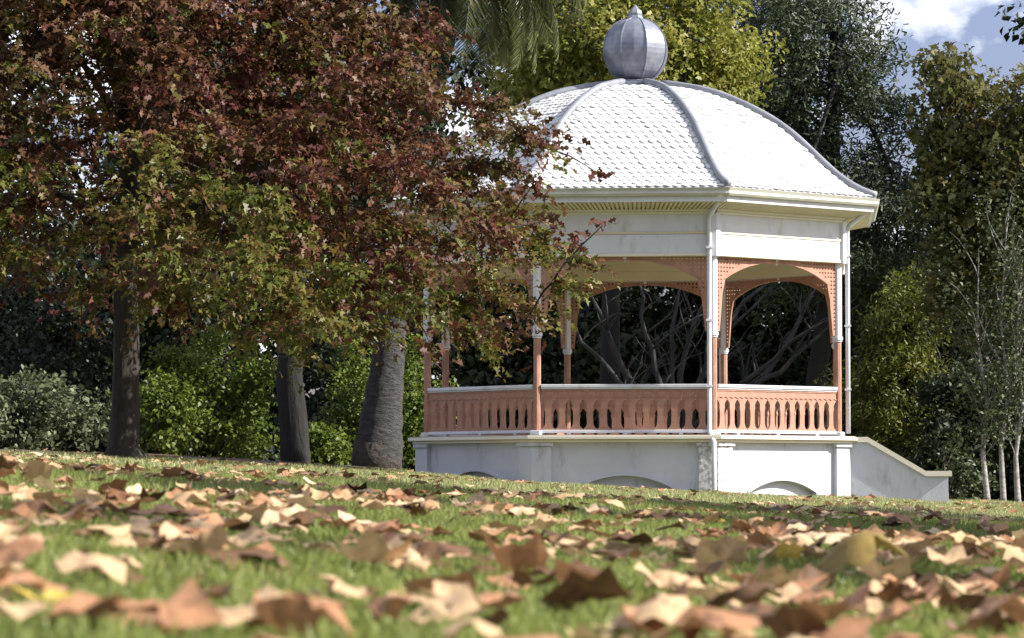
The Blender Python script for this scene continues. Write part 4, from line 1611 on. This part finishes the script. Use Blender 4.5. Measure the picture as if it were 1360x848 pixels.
def scatter(y0, y1, dens, rg):
    hw1 = y1 * 0.158 + 1.7
    n = int(dens * (y1 - y0) * 2 * hw1)
    y = rg.uniform(y0, y1, n)
    x = rg.uniform(-hw1, hw1, n)
    keep = np.abs(x) < y * 0.158 + 1.7
    keep &= np.hypot(x - BX, y - BY) > 4.0
    drift = np.sin(x * 1.9 + y * 0.9) * np.sin(y * 1.15 - x * 0.7 + 0.8) + 0.6 * np.sin(x * 4.3 - y * 2.1)
    keep &= rg.uniform(size=n) < np.clip(0.55 + 0.42 * drift + 0.06 * (x > 0), 0.08, 1)
    return x[keep], y[keep]


xs, ys = [], []
for y0, y1, d in ((3.6, 8.0, 46), (8.0, 16.0, 30), (16.0, 32.0, 10), (32.0, 60.0, 3.0)):
    a, b_ = scatter(y0, y1, d, rng)
    xs.append(a)
    ys.append(b_)
xs, ys = np.concatenate(xs), np.concatenate(ys)
order = np.argsort(ys)
xs, ys = xs[order], ys[order]
zs = ground_np(xs, ys)
cls = rng.choice(4, len(xs), p=[c[3] for c in LCLS])
var = rng.integers(0, len(VAR), len(xs))
szs = rng.uniform(0.095, 0.168, len(xs))
szs[rng.uniform(size=len(xs)) < 0.24] *= 0.5
szs[cls == 3] *= 0.6
rz = rng.uniform(0, 6.283, len(xs))
tx, ty = rng.normal(0, 0.17, len(xs)), rng.normal(0, 0.17, len(xs))
inview = np.abs(xs) < ys * 0.152
near = np.where(inview)[0][:296]
nearset = set(near.tolist())
for i in near:
    mn, lab, grp, _ = LCLS[cls[i]]
    o = link('fallen_leaf', leaf_me[mn, int(var[i])], None, (xs[i], ys[i], zs[i] + 0.016 + 0.022 * rng.uniform()))
    o.rotation_euler = (tx[i], ty[i], rz[i])
    o.scale = (szs[i],) * 3
    tag(o, lab, 'leaf', grp)
# the rest of the carpet
rest_i = np.array([i for i in range(len(xs)) if i not in nearset])
VS, FS, MI, off = [], [], [], 0
for i in rest_i:
    V, F = VAR[var[i]]
    ca, sa = math.cos(rz[i]), math.sin(rz[i])
    Q = V * szs[i] * np.array([1, 1, 1.0 if ys[i] < 20 else 0.7])
    q = np.stack([Q[:, 0] * ca - Q[:, 1] * sa, Q[:, 0] * sa + Q[:, 1] * ca, Q[:, 2]], -1)
    q[:, 2] += q[:, 0] * ty[i] + q[:, 1] * tx[i] + 0.03
    VS.append(q + np.array([xs[i], ys[i], zs[i]]))
    FS.append(F + off)
    MI.append(np.full(len(F), cls[i]))
    off += len(V)
o = link('fallen_leaves', np_mesh('fallen_leaves', np.concatenate(VS), np.concatenate(FS), [M[c[0]] for c in LCLS], np.concatenate(MI)))
tag(o, 'carpet of dry brown leaves strewn over the lawn', 'leaves', kind='stuff')


def hero_leaf(px, py, Y, size, mat, curl, seed, label, rot=(0, 0, 0), dome=0.0, grp=None):
    rg = np.random.default_rng(seed)
    V, F = leaf_variant(rg, curl=curl)
    if dome:
        r2 = V[:, 0] ** 2 + V[:, 1] ** 2
        V[:, 2] = 0.52 - dome * r2 + 0.05 * np.sin(np.arctan2(V[:, 0], V[:, 1]) * 5) * np.sqrt(r2)
        V[:, 2] -= V[:, 2].min()
    p = at(px, py, Y)
    o = link('fallen_leaf', np_mesh('fallen_leaf', V, F, mat, smooth=bool(dome)), None, (p.x, Y, ground(p.x, Y) + 0.012))
    o.scale = (size,) * 3
    o.rotation_euler = rot
    tag(o, label, 'leaf', grp)


hero_leaf(1152, 800, 7.6, 0.25, M['litter_olive'], 0.1, 5, 'large domed olive brown leaf arched over the grass', (0.1, -0.15, 0.6), dome=1.6)
hero_leaf(525, 828, 5.9, 0.085, M['litter_yellow'], 0.15, 6, 'bright yellow rounded leaf lying flat in the grass', (0.15, 0, 1.0), dome=0.3)
hero_leaf(690, 790, 7.2, 0.19, M['litter_pink'], 0.5, 7, 'broad rusty leaf propped up on the dark leaf litter', (0.12, 0.1, 2.0))
hero_leaf(330, 800, 6.3, 0.21, M['litter_brown'], 0.55, 8, 'broad dark brown leaf folded into a hollow tent', (0.2, 0.15, 0.4))
